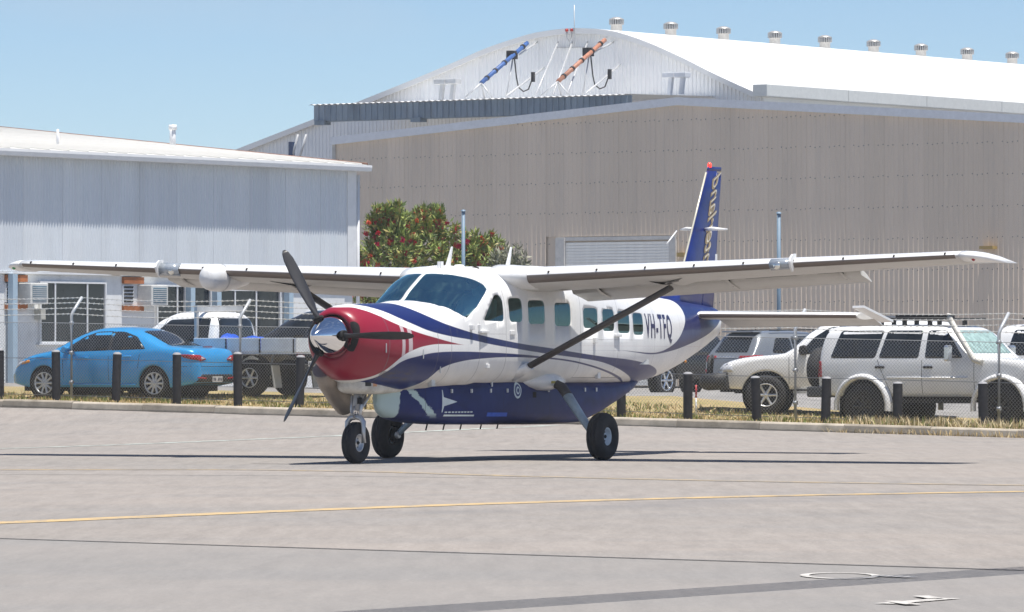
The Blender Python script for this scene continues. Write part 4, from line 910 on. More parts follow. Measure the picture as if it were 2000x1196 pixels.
for sg, sd in ((1, 'port'), (-1, 'starboard')):
    ysn = [.55, .9, 1.4, 2.0, 2.95, 4.0, 5.0, 5.65, 6.5, 7.2, 7.55]
    # underside faces take a greyer, darker white than the upper ones
    mb = MB()
    for i in range(len(ysn) - 1):
        pass
    rg = [ring_w(sg * y, 0, .775) for y in ysn]; mb.loft(rg)
    wing = mb.build('wing', [M_WHITE, M_GREYU], AC)
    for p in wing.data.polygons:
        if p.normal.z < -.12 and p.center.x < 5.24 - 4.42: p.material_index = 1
    # rounded tip cap
    rings = []
    for f, sh_ in ((0, 1.0), (.10, .97), (.22, .86), (.32, .66), (.38, .40), (.40, .16)):
        y = sg * (7.552 + f); r0 = [wpt(sg * 7.55, c, True) for c in [.5 * (1 - math.cos(math.pi * i / 14)) for i in range(15)]][::-1] + [wpt(sg * 7.55, c, False) for c in [.5 * (1 - math.cos(math.pi * i / 14)) for i in range(15)]][1:]
        cx = A(-4.47 - 1.22 * (.5 + .42 * (1 - sh_)), 0, 0).x; cz = 2.515 + .04 * 7.6 - .06 - .05 * f
        rings.append([Vector((cx + (p.x - cx) * (.25 + .75 * sh_), y, cz + (p.z - cz) * sh_)) for p in r0])
    tip = MB().loft(rings).build('wing_tip', M_WHITE, AC)
    MB().lathe([(0, .035), (.018, .03), (.026, 0), (0, 0)], 12, Matrix.Translation(wpt(sg * 7.72, .10, False, -.0)) @ Matrix.Rotation(R(90), 4, 'Y')).build('navigation_light', mat('red lens' if sg > 0 else 'green lens', (.35, .03, .03) if sg > 0 else (.03, .3, .1), .15), tip)
    # polished leading edge skin
    rings = []
    for y in [1.02, 2, 3, 4, 5, 6, 7, 7.50]:
        cs = [.055, .04, .028, .018, .010, .004, .001, 0]
        ring_ = [wpt(sg * y, c, True) for c in [.0015, .0005, 0]] + [wpt(sg * y, c, False) for c in [.001, .004, .010, .018, .028, .036]]
        ch_, xl, z, t = wing_chord(y); c0 = A(xl - .12, sg * y, z - .01); rings.append([p + (p - c0).normalized() * .004 for p in ring_])
    le = MB().loft(rings, closed=False).build('leading_edge', M_METAL, AC, fix=False)
    for j in range(9):
        y = sg * (1.35 + .75 * j); p = wpt(y, .012, True, .006); MB().box(p, (.03, .022, .026), M=Matrix.Rotation(.4, 4, 'Y')).build('boot_fastener', M_BOOT, le)
    # flap (lowered) and aileron
    def surf_piece(name, y0, y1, defl, drop, back, m2):
        rings = []
        for q in range(5):
            y = sg * (y0 + (y1 - y0) * q / 4); ch_, xl, z, t = wing_chord(y)
            h0 = wpt(y, .745, True); h1 = wpt(y, .745, False); te = wpt(y, 1.0, False); hg = (h0 + h1) / 2
            nose = [hg + Vector((.045, 0, 0)), ]
            pr = [h0 + Vector((.0, 0, -.004)), hg.lerp(h0, .6) + Vector((.035, 0, 0)), hg + Vector((.048, 0, 0)), hg.lerp(h1, .6) + Vector((.035, 0, 0)), h1 + Vector((0, 0, .004)), h1.lerp(te, .5) + Vector((0, 0, .006)), te, te + Vector((0, 0, .008)), h0.lerp(te, .5) + Vector((0, 0, .016))]
            out = []
            for p in pr:
                d = p - hg; c_, s_ = math.cos(defl), math.sin(defl); out.append(hg + Vector((d.x * c_ + d.z * s_ * 0 - back, d.y, d.z * c_ + d.x * s_ - drop)))
            rings.append(out)
        o = MB().loft(rings).build(name, [M_WHITE, M_GREYU], AC)
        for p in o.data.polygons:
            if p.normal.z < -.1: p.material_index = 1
        return o
    fl = surf_piece('flap', .98, 5.62, R(17), .065, .045, 1)
    surf_piece('aileron', 5.68, 7.52, R(1), .0, .02, 1)
    for y in (1.45, 3.55, 5.35):
        p = wpt(sg * y, .70, False); q = p + Vector((-.42, 0, -.13)); MB().tube([p + Vector((.1, 0, .03)), p + Vector((-.1, 0, -.06)), q], [.02, .035, .015], 6, flat=.5).build('flap_track', M_GREYU, fl)
        MB().box(p + Vector((-.14, .0, -.05)), (.16, .02, .05), M=Matrix.Rotation(-.3, 4, 'Y')).build('track_slot', M_DARK, fl)
    # dark slots where the upper spoiler and hinge lines show underneath
    for y0, y1, c in ((3.9, 4.7, .62), (5.0, 5.4, .66)):
        a, b_ = wpt(sg * y0, c, False, -.003), wpt(sg * y1, c, False, -.003); MB().add([a, b_, b_ + Vector((-.05, 0, -.002)), a + Vector((-.05, 0, -.002))], [(0, 1, 2, 3)]).build('slot', M_DARK, wing, fix=False)
    for y, c in ((1.3, .3), (2.4, .38), (3.6, .42), (6.2, .4)):
        mb = MB().lathe([(.0, 0), (.07, 0), (.075, .004)], 18, Matrix.Translation(wpt(sg * y, c, False, -.006)) @ Matrix.Rotation(-INC, 4, 'Y')); mb.build('inspection_cover', M_GREYU, wing)
    # strut
    lo, hi = A(-4.62, sg * .84, 1.30), A(-4.92, sg * 2.98, 2.43)
    rings = []
    for f in (0, .5, 1):
        c0 = lo.lerp(hi, f); d = (hi - lo).normalized(); fw = Vector((1, 0, 0)); fw = (fw - d * fw.dot(d)).normalized(); up_ = d.cross(fw)
        rings.append([c0 + fw * (.10 * math.cos(q) * (1.1 if math.cos(q) < 0 else .9)) + up_ * (.042 * math.sin(q)) for q in [2 * math.pi * j / 16 for j in range(16)]])
    st = MB().loft(rings).build('wing_strut', M_BOOT, AC)
    rings = []
    for f, s_ in ((-.10, 1.5), (-.03, 1.35), (.03, 1.12)):
        c0 = lo.lerp(hi, f); rings.append([c0 + fw * (.13 * s_ * math.cos(q)) + up_ * (.052 * s_ * math.sin(q)) for q in [2 * math.pi * j / 16 for j in range(16)]])
    MB().loft(rings).build('strut_fairing', M_WHITE, st)
    # triangular dark patch and fairing where the strut meets the wing
    p0 = wpt(sg * 2.78, .16, False, -.005); p1 = wpt(sg * 3.32, .12, False, -.005); p2 = A(-4.86, sg * 2.93, 2.45)
    MB().loft([[p0, p0 + Vector((-.35, 0, -.0))], [p2 + Vector((.08, 0, .02)), p2 + Vector((-.12, 0, .02))], [p1, p1 + Vector((-.35, 0, 0))]], closed=False, smooth=False).build('strut_cuff', M_BOOT, st, fix=False)
    MB().loft([[wpt(sg * 2.9, c, False, .02), wpt(sg * 3.06, c, False, -.045 * math.sin(math.pi * (c - .2) / .45)), wpt(sg * 3.22, c, False, .02)] for c in (.2, .3, .4, .5, .62)], closed=False).build('strut_fairing', M_GREYU, st, fix=False)
    # landing light housing with its little fence
    yl = 4.92; rings = []
    for y in (yl - .17, yl + .17):
        pr = [wpt(sg * y, c, True) for c in [.05, .03, .014, .005, 0]] + [wpt(sg * y, c, False) for c in [.005, .014, .03, .05]]; ch_, xl, z, t = wing_chord(y); c0 = A(xl - .14, sg * y, z); rings.append([p + (p - c0).normalized() * .02 for p in pr])
    ll = MB().loft(rings, closed=False).build('landing_light', mat('landing light lens', (.42, .46, .50), .12, .3, var=.1), AC, fix=False)
    so = ll.modifiers.new('thick', 'SOLIDIFY'); so.thickness = .02; so.offset = -1
    MB().lathe([(0, .02), (.05, .015), (.06, 0), (0, 0)], 16, Matrix.Translation(wpt(sg * (yl - .05), .003, False) + Vector((.022, 0, 0))) @ Matrix.Rotation(R(90), 4, 'Y')).build('lamp', mat('lamp reflector', (.8, .8, .75), .1, .8), ll)
    yo = yl + .19
    fp = [(.07, -.02), (.10, .05), (.06, .11), (.0, .15), (-.10, .16), (-.09, .07), (-.05, .0), (.0, -.09)]
    ch_, xl, z, t = wing_chord(yo)
    MB().prism(fp, Matrix.Translation(A(xl, sg * yo, z)) @ Matrix(((1, 0, 0, 0), (0, 0, -sg, 0), (0, 1, 0, 0), (0, 0, 0, 1))), .03).build('wing_fence', M_WHITE, AC)
    # root fairing between cabin roof and wing
    rings = []
    for y, e, th_ in ((.50, .16, 1.03), (.68, .09, 1.03), (.86, .05, 1.03), (1.02, .012, 1.01)):
        cs = [.5 * (1 - math.cos(math.pi * i / 12)) * .73 for i in range(13)]
        r0 = [wpt(sg * y, c, True) for c in cs][::-1] + [wpt(sg * y, c, False) for c in cs][1:]; ch_, xl, z, t = wing_chord(y); c0 = A(xl - .7, sg * y, z)
        rings.append([Vector((p.x + (e * 1.3 if p.x > c0.x + .3 else 0), p.y, c0.z + (p.z - c0.z) * th_ + e * .25)) for p in r0])
    MB().loft(rings).build('root_fairing', M_WHITE, AC)
# weather radar pod on the starboard wing
yr = -4.10; ch_, xl, z, t = wing_chord(yr)
rp = MB().lathe([(0, .46), (.07, .452), (.125, .41), (.16, .34), (.178, .22), (.18, .08), (.17, -.15), (.14, -.4), (.09, -.7), (.0, -.9)], 32, Matrix.Translation(A(xl - .12, yr, z - .07)) @ Matrix.Rotation(R(90), 4, 'Y') @ Matrix.Scale(1.12, 4, (1, 0, 0)))
rp = rp.build('radar_pod', M_WHITE, AC)
MB().lathe([(.181, .06), (.184, .05), (.184, .03), (.181, .02)], 32, Matrix.Translation(A(xl - .12, yr, z - .07)) @ Matrix.Rotation(R(90), 4, 'Y') @ Matrix.Scale(1.12, 4, (1, 0, 0))).build('radome_joint', M_ALU, rp)

# --- fin, rudder, tailplane
def fin_ring(z, xl, xt, t, c0=0.0, c1=1.0, n=12):
    ch_ = xl - xt; cs = [c0 + (c1 - c0) * .5 * (1 - math.cos(math.pi * i / n)) for i in range(n + 1)]; _, yt, _ = naca(t)
    return [A(xl - c * ch_, yt(c) * ch_, z) for c in cs][::-1] + [A(xl - c * ch_, -yt(c) * ch_, z) for c in cs][1:]
fx_le = lambda z: -11.02 - (z - 2.2) * (12.22 - 11.02) / (4.36 - 2.2); fx_te = lambda z: -12.42 - (z - 2.2) * (12.72 - 12.42) / (4.36 - 2.2)
fin = MB().loft([fin_ring(z, fx_le(z), fx_te(z), .10, 0, .62) for z in (2.15, 2.6, 3.0, 3.5, 4.0, 4.33)]).build('fin', M_BLUE, AC)
rud = MB().loft([fin_ring(z, fx_le(z), fx_te(z), .10, .635, 1.0, 6) for z in (2.2, 2.6, 3.0, 3.5, 4.0, 4.30)]).build('rudder', M_BLUE, AC)
MB().loft([fin_ring(z, fx_le(z), fx_te(z), .10 * s_, .0, .98) for z, s_ in ((4.332, 1), (4.37, .85), (4.395, .4))]).build('fin_cap', M_BLUE, AC)
MB().tube([A(fx_le(z) + .012, 0, z) for z in (2.3, 2.9, 3.6, 4.3)], .016, 8).build('fin_leading_edge', mat('pale leading edge', (.66, .62, .50), .4, .4), AC)
MB().tube([A(-11.15, 0, 3.38), A(-10.78, .02, 3.18)], .012, 6).build('whip_antenna', M_WHITE, AC)
for z in (2.6,): MB().bbox(A(fx_te(z + .2) - .05, -.008, z), A(fx_te(z + .2) + .02, .008, z + .45)).build('trim_tab', M_WHITE, rud)
for sg in (1, -1):
    MB().tube([A(-12.05, sg * .05, 3.42), A(-11.92, sg * .22, 3.43), A(-12.1, sg * .40, 3.42)], [.028, .03, .012], 8).build('nav_antenna', M_WHITE, AC)
bc = MB().lathe([(0, .075), (.022, .065), (.032, .04), (.032, 0), (0, 0)], 16, Matrix.Translation(A(-12.30, 0, 4.385)))
bc.build('beacon', mat('lit red beacon', (.9, .1, .06), .2, emit=((1, .015, .01), 2.2)), AC)
# lettering on the fin: flowing gold and white script, and the registration
def text_obj(name, body, size, m, parent, M, shear=0.0, sp_=1.0, bold=0.0):
    cu = bpy.data.curves.new(name, 'FONT'); cu.body = body; cu.size = size; cu.shear = shear; cu.offset = bold; cu.align_x = 'CENTER'; cu.align_y = 'CENTER'; cu.resolution_u = 3; cu.space_character = sp_
    o = bpy.data.objects.new('tmp', cu); COL.objects.link(o); dg = bpy.context.evaluated_depsgraph_get(); me = bpy.data.meshes.new_from_object(o.evaluated_get(dg)); COL.objects.unlink(o); bpy.data.objects.remove(o)
    me.name = name; me.materials.clear(); me.materials.append(m)
    bm = bmesh.new(); bm.from_mesh(me); bmesh.ops.subdivide_edges(bm, edges=[e for e in bm.edges if e.calc_length() > .06], cuts=2); bm.to_mesh(me); bm.free()
    for vx in me.vertices: vx.co = M(vx.co)
    return link(name, me, parent)
M_GOLD = mat('gold lettering', (.42, .30, .15), .35, .3, var=.3, scale=9); M_LETW = mat('cream lettering', (.72, .66, .55), .5); M_NAVY = mat('navy lettering', (.022, .022, .085), .4)
for sg in (1, -1):
    def onfin(co, d=0.0):
        # text runs up the fin
        z = 3.36 + co.x * 1.0; xm = (fx_le(z) * .40 + fx_te(z) * .60) - co.y * (1 if sg > 0 else 1); ch_ = fx_le(z) - fx_te(z); c = min(.99, max(.01, (fx_le(z) - xm) / ch_)); _, yt, _ = naca(.10)
        return A(xm, sg * (yt(c) * ch_ + .006 + d), z)
    if sg > 0:
        text_obj('fin_lettering', 'hinterland', .42, M_GOLD, fin, lambda c: onfin(c), .45, bold=.012)
        text_obj('fin_lettering', 'hinterland', .42, M_LETW, fin, lambda c: onfin(Vector((c.x + .012, c.y + .03, 0)), .003), .45, bold=-.006)
    def onfus(co):
        z = 1.895 + co.y; x = -9.21 - co.x * .60 * sg
        z -= (abs(x) - 9.21) * .012
        return A(x, sg * (fy(x, z) + .004), z)
    t_ = text_obj('registration', 'VH-TFQ', .50, M_NAVY, fus, onfus, 0, sp_=1.16, bold=.010)
# tailplane
for sg in (1, -1):
    def tr_(y, c0, c1, n=10):
        f = y / 3.1; xl = -11.22 - .14 * f; xt = -12.42 + .12 * f; ch_ = xl - xt; z = 2.10 - .008 * y; _, yt, _ = naca(.11)
        cs = [c0 + (c1 - c0) * .5 * (1 - math.cos(math.pi * i / n)) for i in range(n + 1)]
        return [A(xl - c * ch_, sg * y, z + yt(c) * ch_) for c in cs][::-1] + [A(xl - c * ch_, sg * y, z - yt(c) * ch_) for c in cs][1:]
    ht = MB().loft([tr_(y, 0, .62) for y in (.05, .3, 1, 2, 2.92)]).build('tailplane', [M_WHITE, M_GREYU], AC)
    el = MB().loft([[p + Vector((0, 0, -.42 * max(0, (A(-11.97, 0, 0).x - p.x)))) for p in tr_(y, .635, 1, 6)] for y in (.30, 1, 2, 2.92)]).build('elevator', [M_WHITE, M_GREYU], AC)
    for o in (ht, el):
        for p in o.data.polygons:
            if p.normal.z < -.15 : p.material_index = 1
    MB().loft([[p + (p - A(-11.5, sg * y, 2.1)).normalized() * .004 for p in (lambda r: r[9:13])(tr_(y, 0, .62))] for y in (.34, 1, 2, 2.90)], closed=False).build('tail_leading_edge', M_METAL, AC, fix=False)
    # raised horn balance at the tip
    hp = [A(-11.10, sg * 2.96, 2.21), A(-11.14, sg * 3.13, 2.215), A(-12.15, sg * 3.16, 2.0), A(-12.15, sg * 2.95, 2.0)]
    o = MB().add(hp, [(0, 1, 2, 3)]).build('horn_balance', M_WHITE, el, fix=False); so = o.modifiers.new('t', 'SOLIDIFY'); so.thickness = .035; so.offset = 0
# dorsal strake
MB().loft([[A(x, .03 + .02 * f, z0), A(x, 0, z1), A(x, -.03 - .02 * f, z0)] for x, z0, z1, f in ((-9.4, 2.38, 2.44, 0), (-10.3, 2.33, 2.44, .5), (-11.1, 2.28, 2.55, 1), (-11.4, 2.25, 2.75, 1))], closed=False).build('dorsal_fin', M_BLUE, AC, fix=False)

# --- cargo pod
rings = []
for x, w, zt, zb, n in ((-1.78, .03, .98, .80, 2), (-1.84, .075, 1.02, .73, 2.3), (-1.95, .13, 1.05, .66, 2.6), (-2.1, .19, 1.06, .62, 2.9), (-2.35, .30, 1.08, .585, 3.2), (-2.7, .42, 1.09, .555, 3.6), (-3.1, .52, 1.1, .53, 4), (-3.6, .59, 1.11, .51, 4.4), (-4.5, .64, 1.12, .50, 5), (-5.5, .64, 1.1, .49, 5), (-6.5, .63, 1.08, .485, 4.6), (-7.1, .61, 1.07, .50, 4), (-7.7, .57, 1.07, .62, 3.4), (-8.4, .48, 1.07, .79, 3), (-9.0, .36, 1.08, .93, 2.6), (-9.5, .18, 1.10, 1.04, 2.2)):
    zt += .08
    rings.append([A(x, w * math.copysign(abs(math.cos(t)) ** (2 / n), math.cos(t)), (zt + zb) / 2 + (zt - zb) / 2 * math.copysign(abs(math.sin(t)) ** (2 / n), math.sin(t))) for t in [2 * math.pi * j / 40 for j in range(40)]])
def pod_mat():
    m, nt, b = base_mat('worn blue pod paint'); tc = nd(nt, 'ShaderNodeTexCoord'); sp = nd(nt, 'ShaderNodeSeparateXYZ'); nt.links.new(tc.outputs['Object'], sp.inputs[0])
    n1 = noise(nt, 2.5, 6, .65, tc.outputs['Object']); n2 = noise(nt, 1.1, 4, .6, tc.outputs['Object'], (.5, 1, 1.5))
    c = mixc(nt, ramp(nt, n1, .3, .75), (.006, .014, .10), (.014, .030, .155))
    c = mixc(nt, mth(nt, 'MULTIPLY', ramp(nt, n2, .46, .62), .7), c, (.006, .008, .025))
    # stone chipped primer patches at the front, ragged edges
    X = mth(nt, 'SUBTRACT', sp.outputs[0], OX); Zc = sp.outputs[2]
    n3 = noise(nt, 7, 6, .75, tc.outputs['Object']); n4 = noise(nt, 3.2, 5, .7, tc.outputs['Object'])
    e1 = mth(nt, 'ADD', X, mth(nt, 'MULTIPLY', mth(nt, 'SUBTRACT', n3, .5), .12))
    p1 = ramp(nt, e1, -2.13, -2.12)
    # slanting torn patch behind it
    u_ = mth(nt, 'ADD', mth(nt, 'ADD', X, 2.36), mth(nt, 'MULTIPLY', mth(nt, 'SUBTRACT', .95, Zc), 1.15)); d_ = mth(nt, 'ABSOLUTE', mth(nt, 'ADD', u_, mth(nt, 'MULTIPLY', mth(nt, 'SUBTRACT', n3, .5), .28)))
    p2 = mth(nt, 'MULTIPLY', ramp(nt, d_, .075, .06), mth(nt, 'MULTIPLY', ramp(nt, Zc, 1.06, .98), ramp(nt, Zc, .60, .68)))
    p3 = mth(nt, 'MULTIPLY', ramp(nt, X, -8.75, -8.85), ramp(nt, n4, .50, .60))
    p = mth(nt, 'MAXIMUM', p1, mth(nt, 'MAXIMUM', p2, mth(nt, 'MULTIPLY', p3, .5)))
    c = mixc(nt, p, c, (.47, .60, .60))
    low = ramp(nt, Zc, .525, .50); c = mixc(nt, low, c, (.30, .24, .21))
    L = None
    for x in (-2.55, -3.05, -4.35, -5.05, -5.75, -6.9):
        l = ramp(nt, mth(nt, 'ABSOLUTE', mth(nt, 'SUBTRACT', X, x)), .008, .003); L = l if L is None else mth(nt, 'MAXIMUM', L, l)
    c = mixc(nt, mth(nt, 'MULTIPLY', L, .5), c, (.008, .01, .03))
    nt.links.new(c, b.inputs['Base Color']); b.inputs['Roughness'].default_value = .5; b.inputs['Specular IOR Level'].default_value = .3
    return m
pod = MB().loft(rings).build('cargo_pod', pod_mat(), AC); PB = bvh_of(pod)
pm = lambda x: x + OX
patch('flag_decal', pod, PB, [(pm(-2.86), .69), (pm(-2.875), .69), (pm(-2.90), .775), (pm(-3.17), .835), (pm(-2.89), .90), (pm(-2.875), 1.0), (pm(-2.86), 1.0)], '+y', mat('pale decal', (.62, .70, .72), .5), .003, .06, False)
for j in range(9): patch('small_print', pod, PB, [(pm(-2.92 - .07 * j), .682), (pm(-2.97 - .07 * j), .682), (pm(-2.97 - .07 * j), .700), (pm(-2.92 - .07 * j), .700)], '+y', mat('pale decal', (.62, .70, .72), .5), .003, .06, False)
patch('small_print', pod, PB, [(pm(-2.92), .635), (pm(-3.58), .630), (pm(-3.58), .652), (pm(-2.92), .660)], '+y', mat('pale decal', (.62, .70, .72), .5), .003, .06, False)
patch('blue_label', pod, PB, [(pm(-3.92), .625), (pm(-4.46), .62), (pm(-4.46), .675), (pm(-3.92), .68)], '+y', mat('bright blue label', (.03, .10, .50), .5), .003, .06, False)
def ring_poly(cx, cz, r0, r1, n=28):
    return [(cx + r1 * math.cos(2 * math.pi * i / n), cz + r1 * math.sin(2 * math.pi * i / n)) for i in range(n)]
patch('round_emblem', pod, PB, ring_poly(pm(-4.76), .985, 0, .115), '+y', mat('pale decal', (.62, .70, .72), .5), .003, .05, False)
patch('round_emblem', pod, PB, ring_poly(pm(-4.76), .985, 0, .085), '+y', M_BLUE, .006, .04, False); patch('round_emblem', pod, PB, ring_poly(pm(-4.76), .985, 0, .055), '+y', mat('pale decal', (.62, .70, .72), .5), .009, .04, False); patch('round_emblem', pod, PB, ring_poly(pm(-4.76), .985, 0, .032), '+y', M_BLUE, .012, .03, False)
patch('vent', pod, PB, [(pm(-5.22), .88), (pm(-5.33), .88), (pm(-5.33), .96), (pm(-5.22), .96)], '+y', M_DARK, .003, .05, False)
for x in (-3.05, -3.5, -4.0, -4.45, -5.7, -6.1, -6.9, -7.3):
    h = FB.ray_cast(A(x, 3, .99), Vector((0, -1, 0))); hp_ = PB.ray_cast(A(x, 3, .985), Vector((0, -1, 0)))[0]
    if hp_ is not None:
        MB().box(hp_ + Vector((0, .006, 0)), (.035, .02, .055)).build('latch', M_ALU, pod)
for x in (-2.9, -3.4, -3.9, -4.5, -5.0): MB().tube([A(x, .2, .52), A(x + .04, .2, .44)], .012, 6).build('drain_mast', M_DARK, pod)

# --- undercarriage
def wheel(parent, c, Rr, Wd, rim, axis=(0, 1, 0), m_rim=None, out=1):
    M = Matrix.Translation(c) @ Vector(axis).to_track_quat('Z', 'Y').to_matrix().to_4x4()
    h = Wd / 2; pr = [(rim, -h * .62), (rim + .02, -h * .80), (rim + (Rr - rim) * .35, -h * .98), (rim + (Rr - rim) * .62, -h), (rim + (Rr - rim) * .85, -h * .86), (Rr - .01, -h * .62), (Rr, -h * .45), (Rr, -h * .30), (Rr - .009, -h * .27), (Rr - .009, -h * .22), (Rr, -h * .19), (Rr + .002, -.0)]
    pr = pr + [(r, -z) for r, z in pr[::-1][1:]]
    w = MB().lathe(pr, 44, M).build('wheel', M_TYRE, parent)
    o = MB().lathe([(0, h * .30), (rim * .25, h * .32), (rim * .32, h * .22), (rim * .80, h * .18), (rim * .86, h * .55), (rim * 1.02, h * .66), (rim * 1.05, h * .55), (rim, -h * .55), (0, -h * .3)], 32, M).build('rim', m_rim or M_ALU, w)
    MB().lathe([(0, h * .42), (rim * .2, h * .42), (rim * .22, h * .25)], 16, M).build('hub_cap', M_DARK, w)
    for q in range(5):
        a = 2 * math.pi * q / 5; MB().tube([M @ Vector((rim * .52 * math.cos(a), rim * .52 * math.sin(a), h * .20)), M @ Vector((rim * .52 * math.cos(a), rim * .52 * math.sin(a), h * .235))], rim * .09, 10).build('bolt', M_DARK, w)
    return w
M_WRIM = mat('pale wheel hub', (.60, .68, .74), .4, .1)
for sg in (1, -1):
    wheel(AC, A(-5.25, sg * 1.74, .335), .335, .245, .125, (0, sg, 0), M_WRIM)
    leg = MB().tube([A(-5.58, sg * .62, 1.07), A(-5.62, sg * .80, 1.075), A(-5.58, sg * .92, 1.03), A(-5.50, sg * 1.06, .90)], [.075, .08, .085, .08], 14, flat=.8).build('main_gear_leg', M_BOOT, AC)
    MB().tube([A(-5.50, sg * 1.06, .90), A(-5.40, sg * 1.28, .67), A(-5.30, sg * 1.52, .42), A(-5.27, sg * 1.60, .33)], [.085, .075, .06, .05], 14, flat=.75).build('lower_leg', mat('pale blue grey leg', (.42, .52, .58), .4, .1), leg)
    MB().tube([A(-5.25, sg * 1.55, .335), A(-5.25, sg * 1.70, .335)], .05, 12).build('axle', M_ALU, leg)
    MB().lathe([(.0, 0), (.11, 0), (.11, .05), (.0, .05)], 18, Matrix.Translation(A(-5.25, sg * 1.60, .335)) @ Matrix.Rotation(R(90), 4, 'X')).build('brake', M_DARK, leg)
    rings = []
    for x, w_, h_, yo in ((-4.95, .02, .02, .58), (-5.12, .09, .08, .62), (-5.35, .15, .13, .66), (-5.6, .17, .14, .67), (-5.85, .14, .11, .65), (-6.1, .08, .07, .62), (-6.35, .02, .02, .58)):
        rings.append([A(x, sg * (yo + w_ * math.cos(q)), 1.115 + h_ * math.sin(q)) for q in [2 * math.pi * j / 18 for j in range(18)]])
    MB().loft(rings).build('gear_fairing', M_WHITE, AC)
    MB().box(A(-5.50, sg * .815, 1.10), (.10, .04, .035)).build('gear_label', mat('yellow label', (.5, .42, .12), .6), AC)
# nose leg
NX = -1.24
nl = MB().tube([A(NX - .06, 0, 1.02), A(NX - .02, 0, .72)], .062, 14).build('nose_gear_leg', mat('grey gear paint', (.36, .37, .38), .45, .2), AC)
MB().tube([A(NX - .03, 0, .98), A(NX, 0, .62)], .036, 12).build('oleo', M_CHROME, nl)
for sg in (1, -1):
    MB().tube([A(NX - .02, sg * .07, .93), A(NX - .01, sg * .075, .75), A(NX, sg * .06, .62)], .022, 8).build('link', M_ALU, nl)
    MB().tube([A(NX, 0, .64), A(NX, sg * .08, .625), A(NX + .01, sg * .125, .57), A(NX + .02, sg * .13, .44), A(NX + .01, sg * .13, .285)], [.04, .04, .036, .03, .034], 10).build('fork', M_ALU, nl)
MB().tube([A(NX - .05, .05, .74), A(NX - .33, .05, .96)], .02, 8).build('drag_brace', M_ALU, nl); MB().tube([A(NX - .05, -.05, .74), A(NX - .33, -.05, .96)], .02, 8).build('drag_brace', M_ALU, nl)
MB().tube([A(NX + .08, .02, .78), A(NX + .14, .02, .70), A(NX + .08, .02, .64)], .018, 8).build('torque_link', M_ALU, nl)
MB().box(A(NX + .02, .075, .86), (.06, .05, .09)).build('taxi_lamp', M_DARK, nl)
wheel(AC, A(NX, 0, .285), .285, .185, .12, (0, 1, 0), M_ALU)

# --- small outside fittings
for x, h in ((-3.82, .29), (-5.60, .33)):
    zt = sec(x)[1]; MB().loft([[A(x + .10 - .05, 0, zt - .02), A(x - .02, .014, zt - .02), A(x - .12, 0, zt - .02), A(x - .02, -.014, zt - .02)], [A(x - .14, 0, zt + h), A(x - .17, .006, zt + h), A(x - .20, 0, zt + h), A(x - .17, -.006, zt + h)]], smooth=False).build('blade_antenna', M_WHITE, AC)
for x, y in ((-3.58, .05), (-3.66, -.03)): MB().bbox(A(x - .05, y - .01, 2.68), A(x + .03, y + .01, 2.80)).build('small_antenna', M_WHITE, AC)
for x, y in ((-3.35, -.18), (-4.2, .0)): MB().lathe([(0, .035), (.06, .03), (.085, 0)], 16, Matrix.Translation(A(x, y, sec(x)[1] - .005 - (.05 if y else 0)))).build('antenna_puck', M_WHITE, AC)
def fit(name, x, z, size, m):
    h = FB.ray_cast(A(x, 3, z), Vector((0, -1, 0)))
    if h[0] is not None: return bevel(MB().box(h[0] + Vector((0, size[1] * .3, 0)), size).build(name, m, AC), .006)
for x, z, s_ in ((-3.40, 1.81, (.22, .06, .035)), (-3.30, 1.86, (.05, .04, .10)), (-3.10, 1.87, (.06, .07, .07)), (-7.50, 1.775, (.20, .05, .04)), (-6.72, 1.70, (.08, .06, .08)), (-7.1, 1.19, (.09, .05, .09)), (-8.18, 1.80, (.10, .04, .03)), (-4.2, 1.80, (.14, .02, .06)), (-3.55, 1.33, (.07, .05, .06)), (-2.45, 1.10, (.10, .07, .10)), (-4.05, 1.10, (.03, .03, .12))):
    fit('door_fitting', x, z, s_, M_WHITE if z > 1.15 else M_ALU)
for x, z in ((-1.95, 1.50), (-2.42, 1.30), (-1.12, 1.58)): fit('cowl_latch', x, z, (.02, .015, .13), M_ALU)
for x, y in ((-1.13, .2),): pass
# cockpit and cabin
MB().bbox(A(-2.75, -.70, 1.35), A(-8.8, .70, 1.42)).build('cabin_floor', M_LINER, AC)
MB().loft([[A(-2.62, y, 2.06 - .10 * abs(y)), A(-2.95, y, 2.12 - .12 * abs(y)), A(-3.0, y, 2.06 - .12 * abs(y)), A(-3.0, y, 1.6), A(-2.6, y, 1.6)] for y in (-.62, -.3, 0, .3, .62)], smooth=False).build('instrument_panel', mat('dark instrument panel', (.03, .032, .035), .6), AC)
M_SEAT = mat('blue grey seat fabric', (.16, .24, .29), .9); M_SEATB = mat('pale seat cover', (.42, .58, .60), .9)
for i, (x, y) in enumerate([(-3.95, .36), (-3.95, -.36)] + [(-4.95 - .85 * r, y) for r in range(4) for y in (.38, -.38)]):
    s_ = bevel(MB().bbox(A(x + .22, y - .22, 1.62), A(x - .24, y + .22, 1.74)).build('seat', M_SEAT, AC), .04)
    bevel(MB().box(A(x - .27, y, 1.98), (.11, .42, .60), M=Matrix.Rotation(-.12, 4, 'Y')).build('backrest', M_SEATB if i < 2 else M_SEAT, s_), .04); bevel(MB().box(A(x - .32, y, 2.33), (.08, .24, .16)).build('headrest', M_SEATB if i < 2 else M_SEAT, s_), .03)
    MB().bbox(A(x + .15, y - .18, 1.42), A(x - .2, y + .18, 1.62)).build('seat_base', M_DARK, s_)
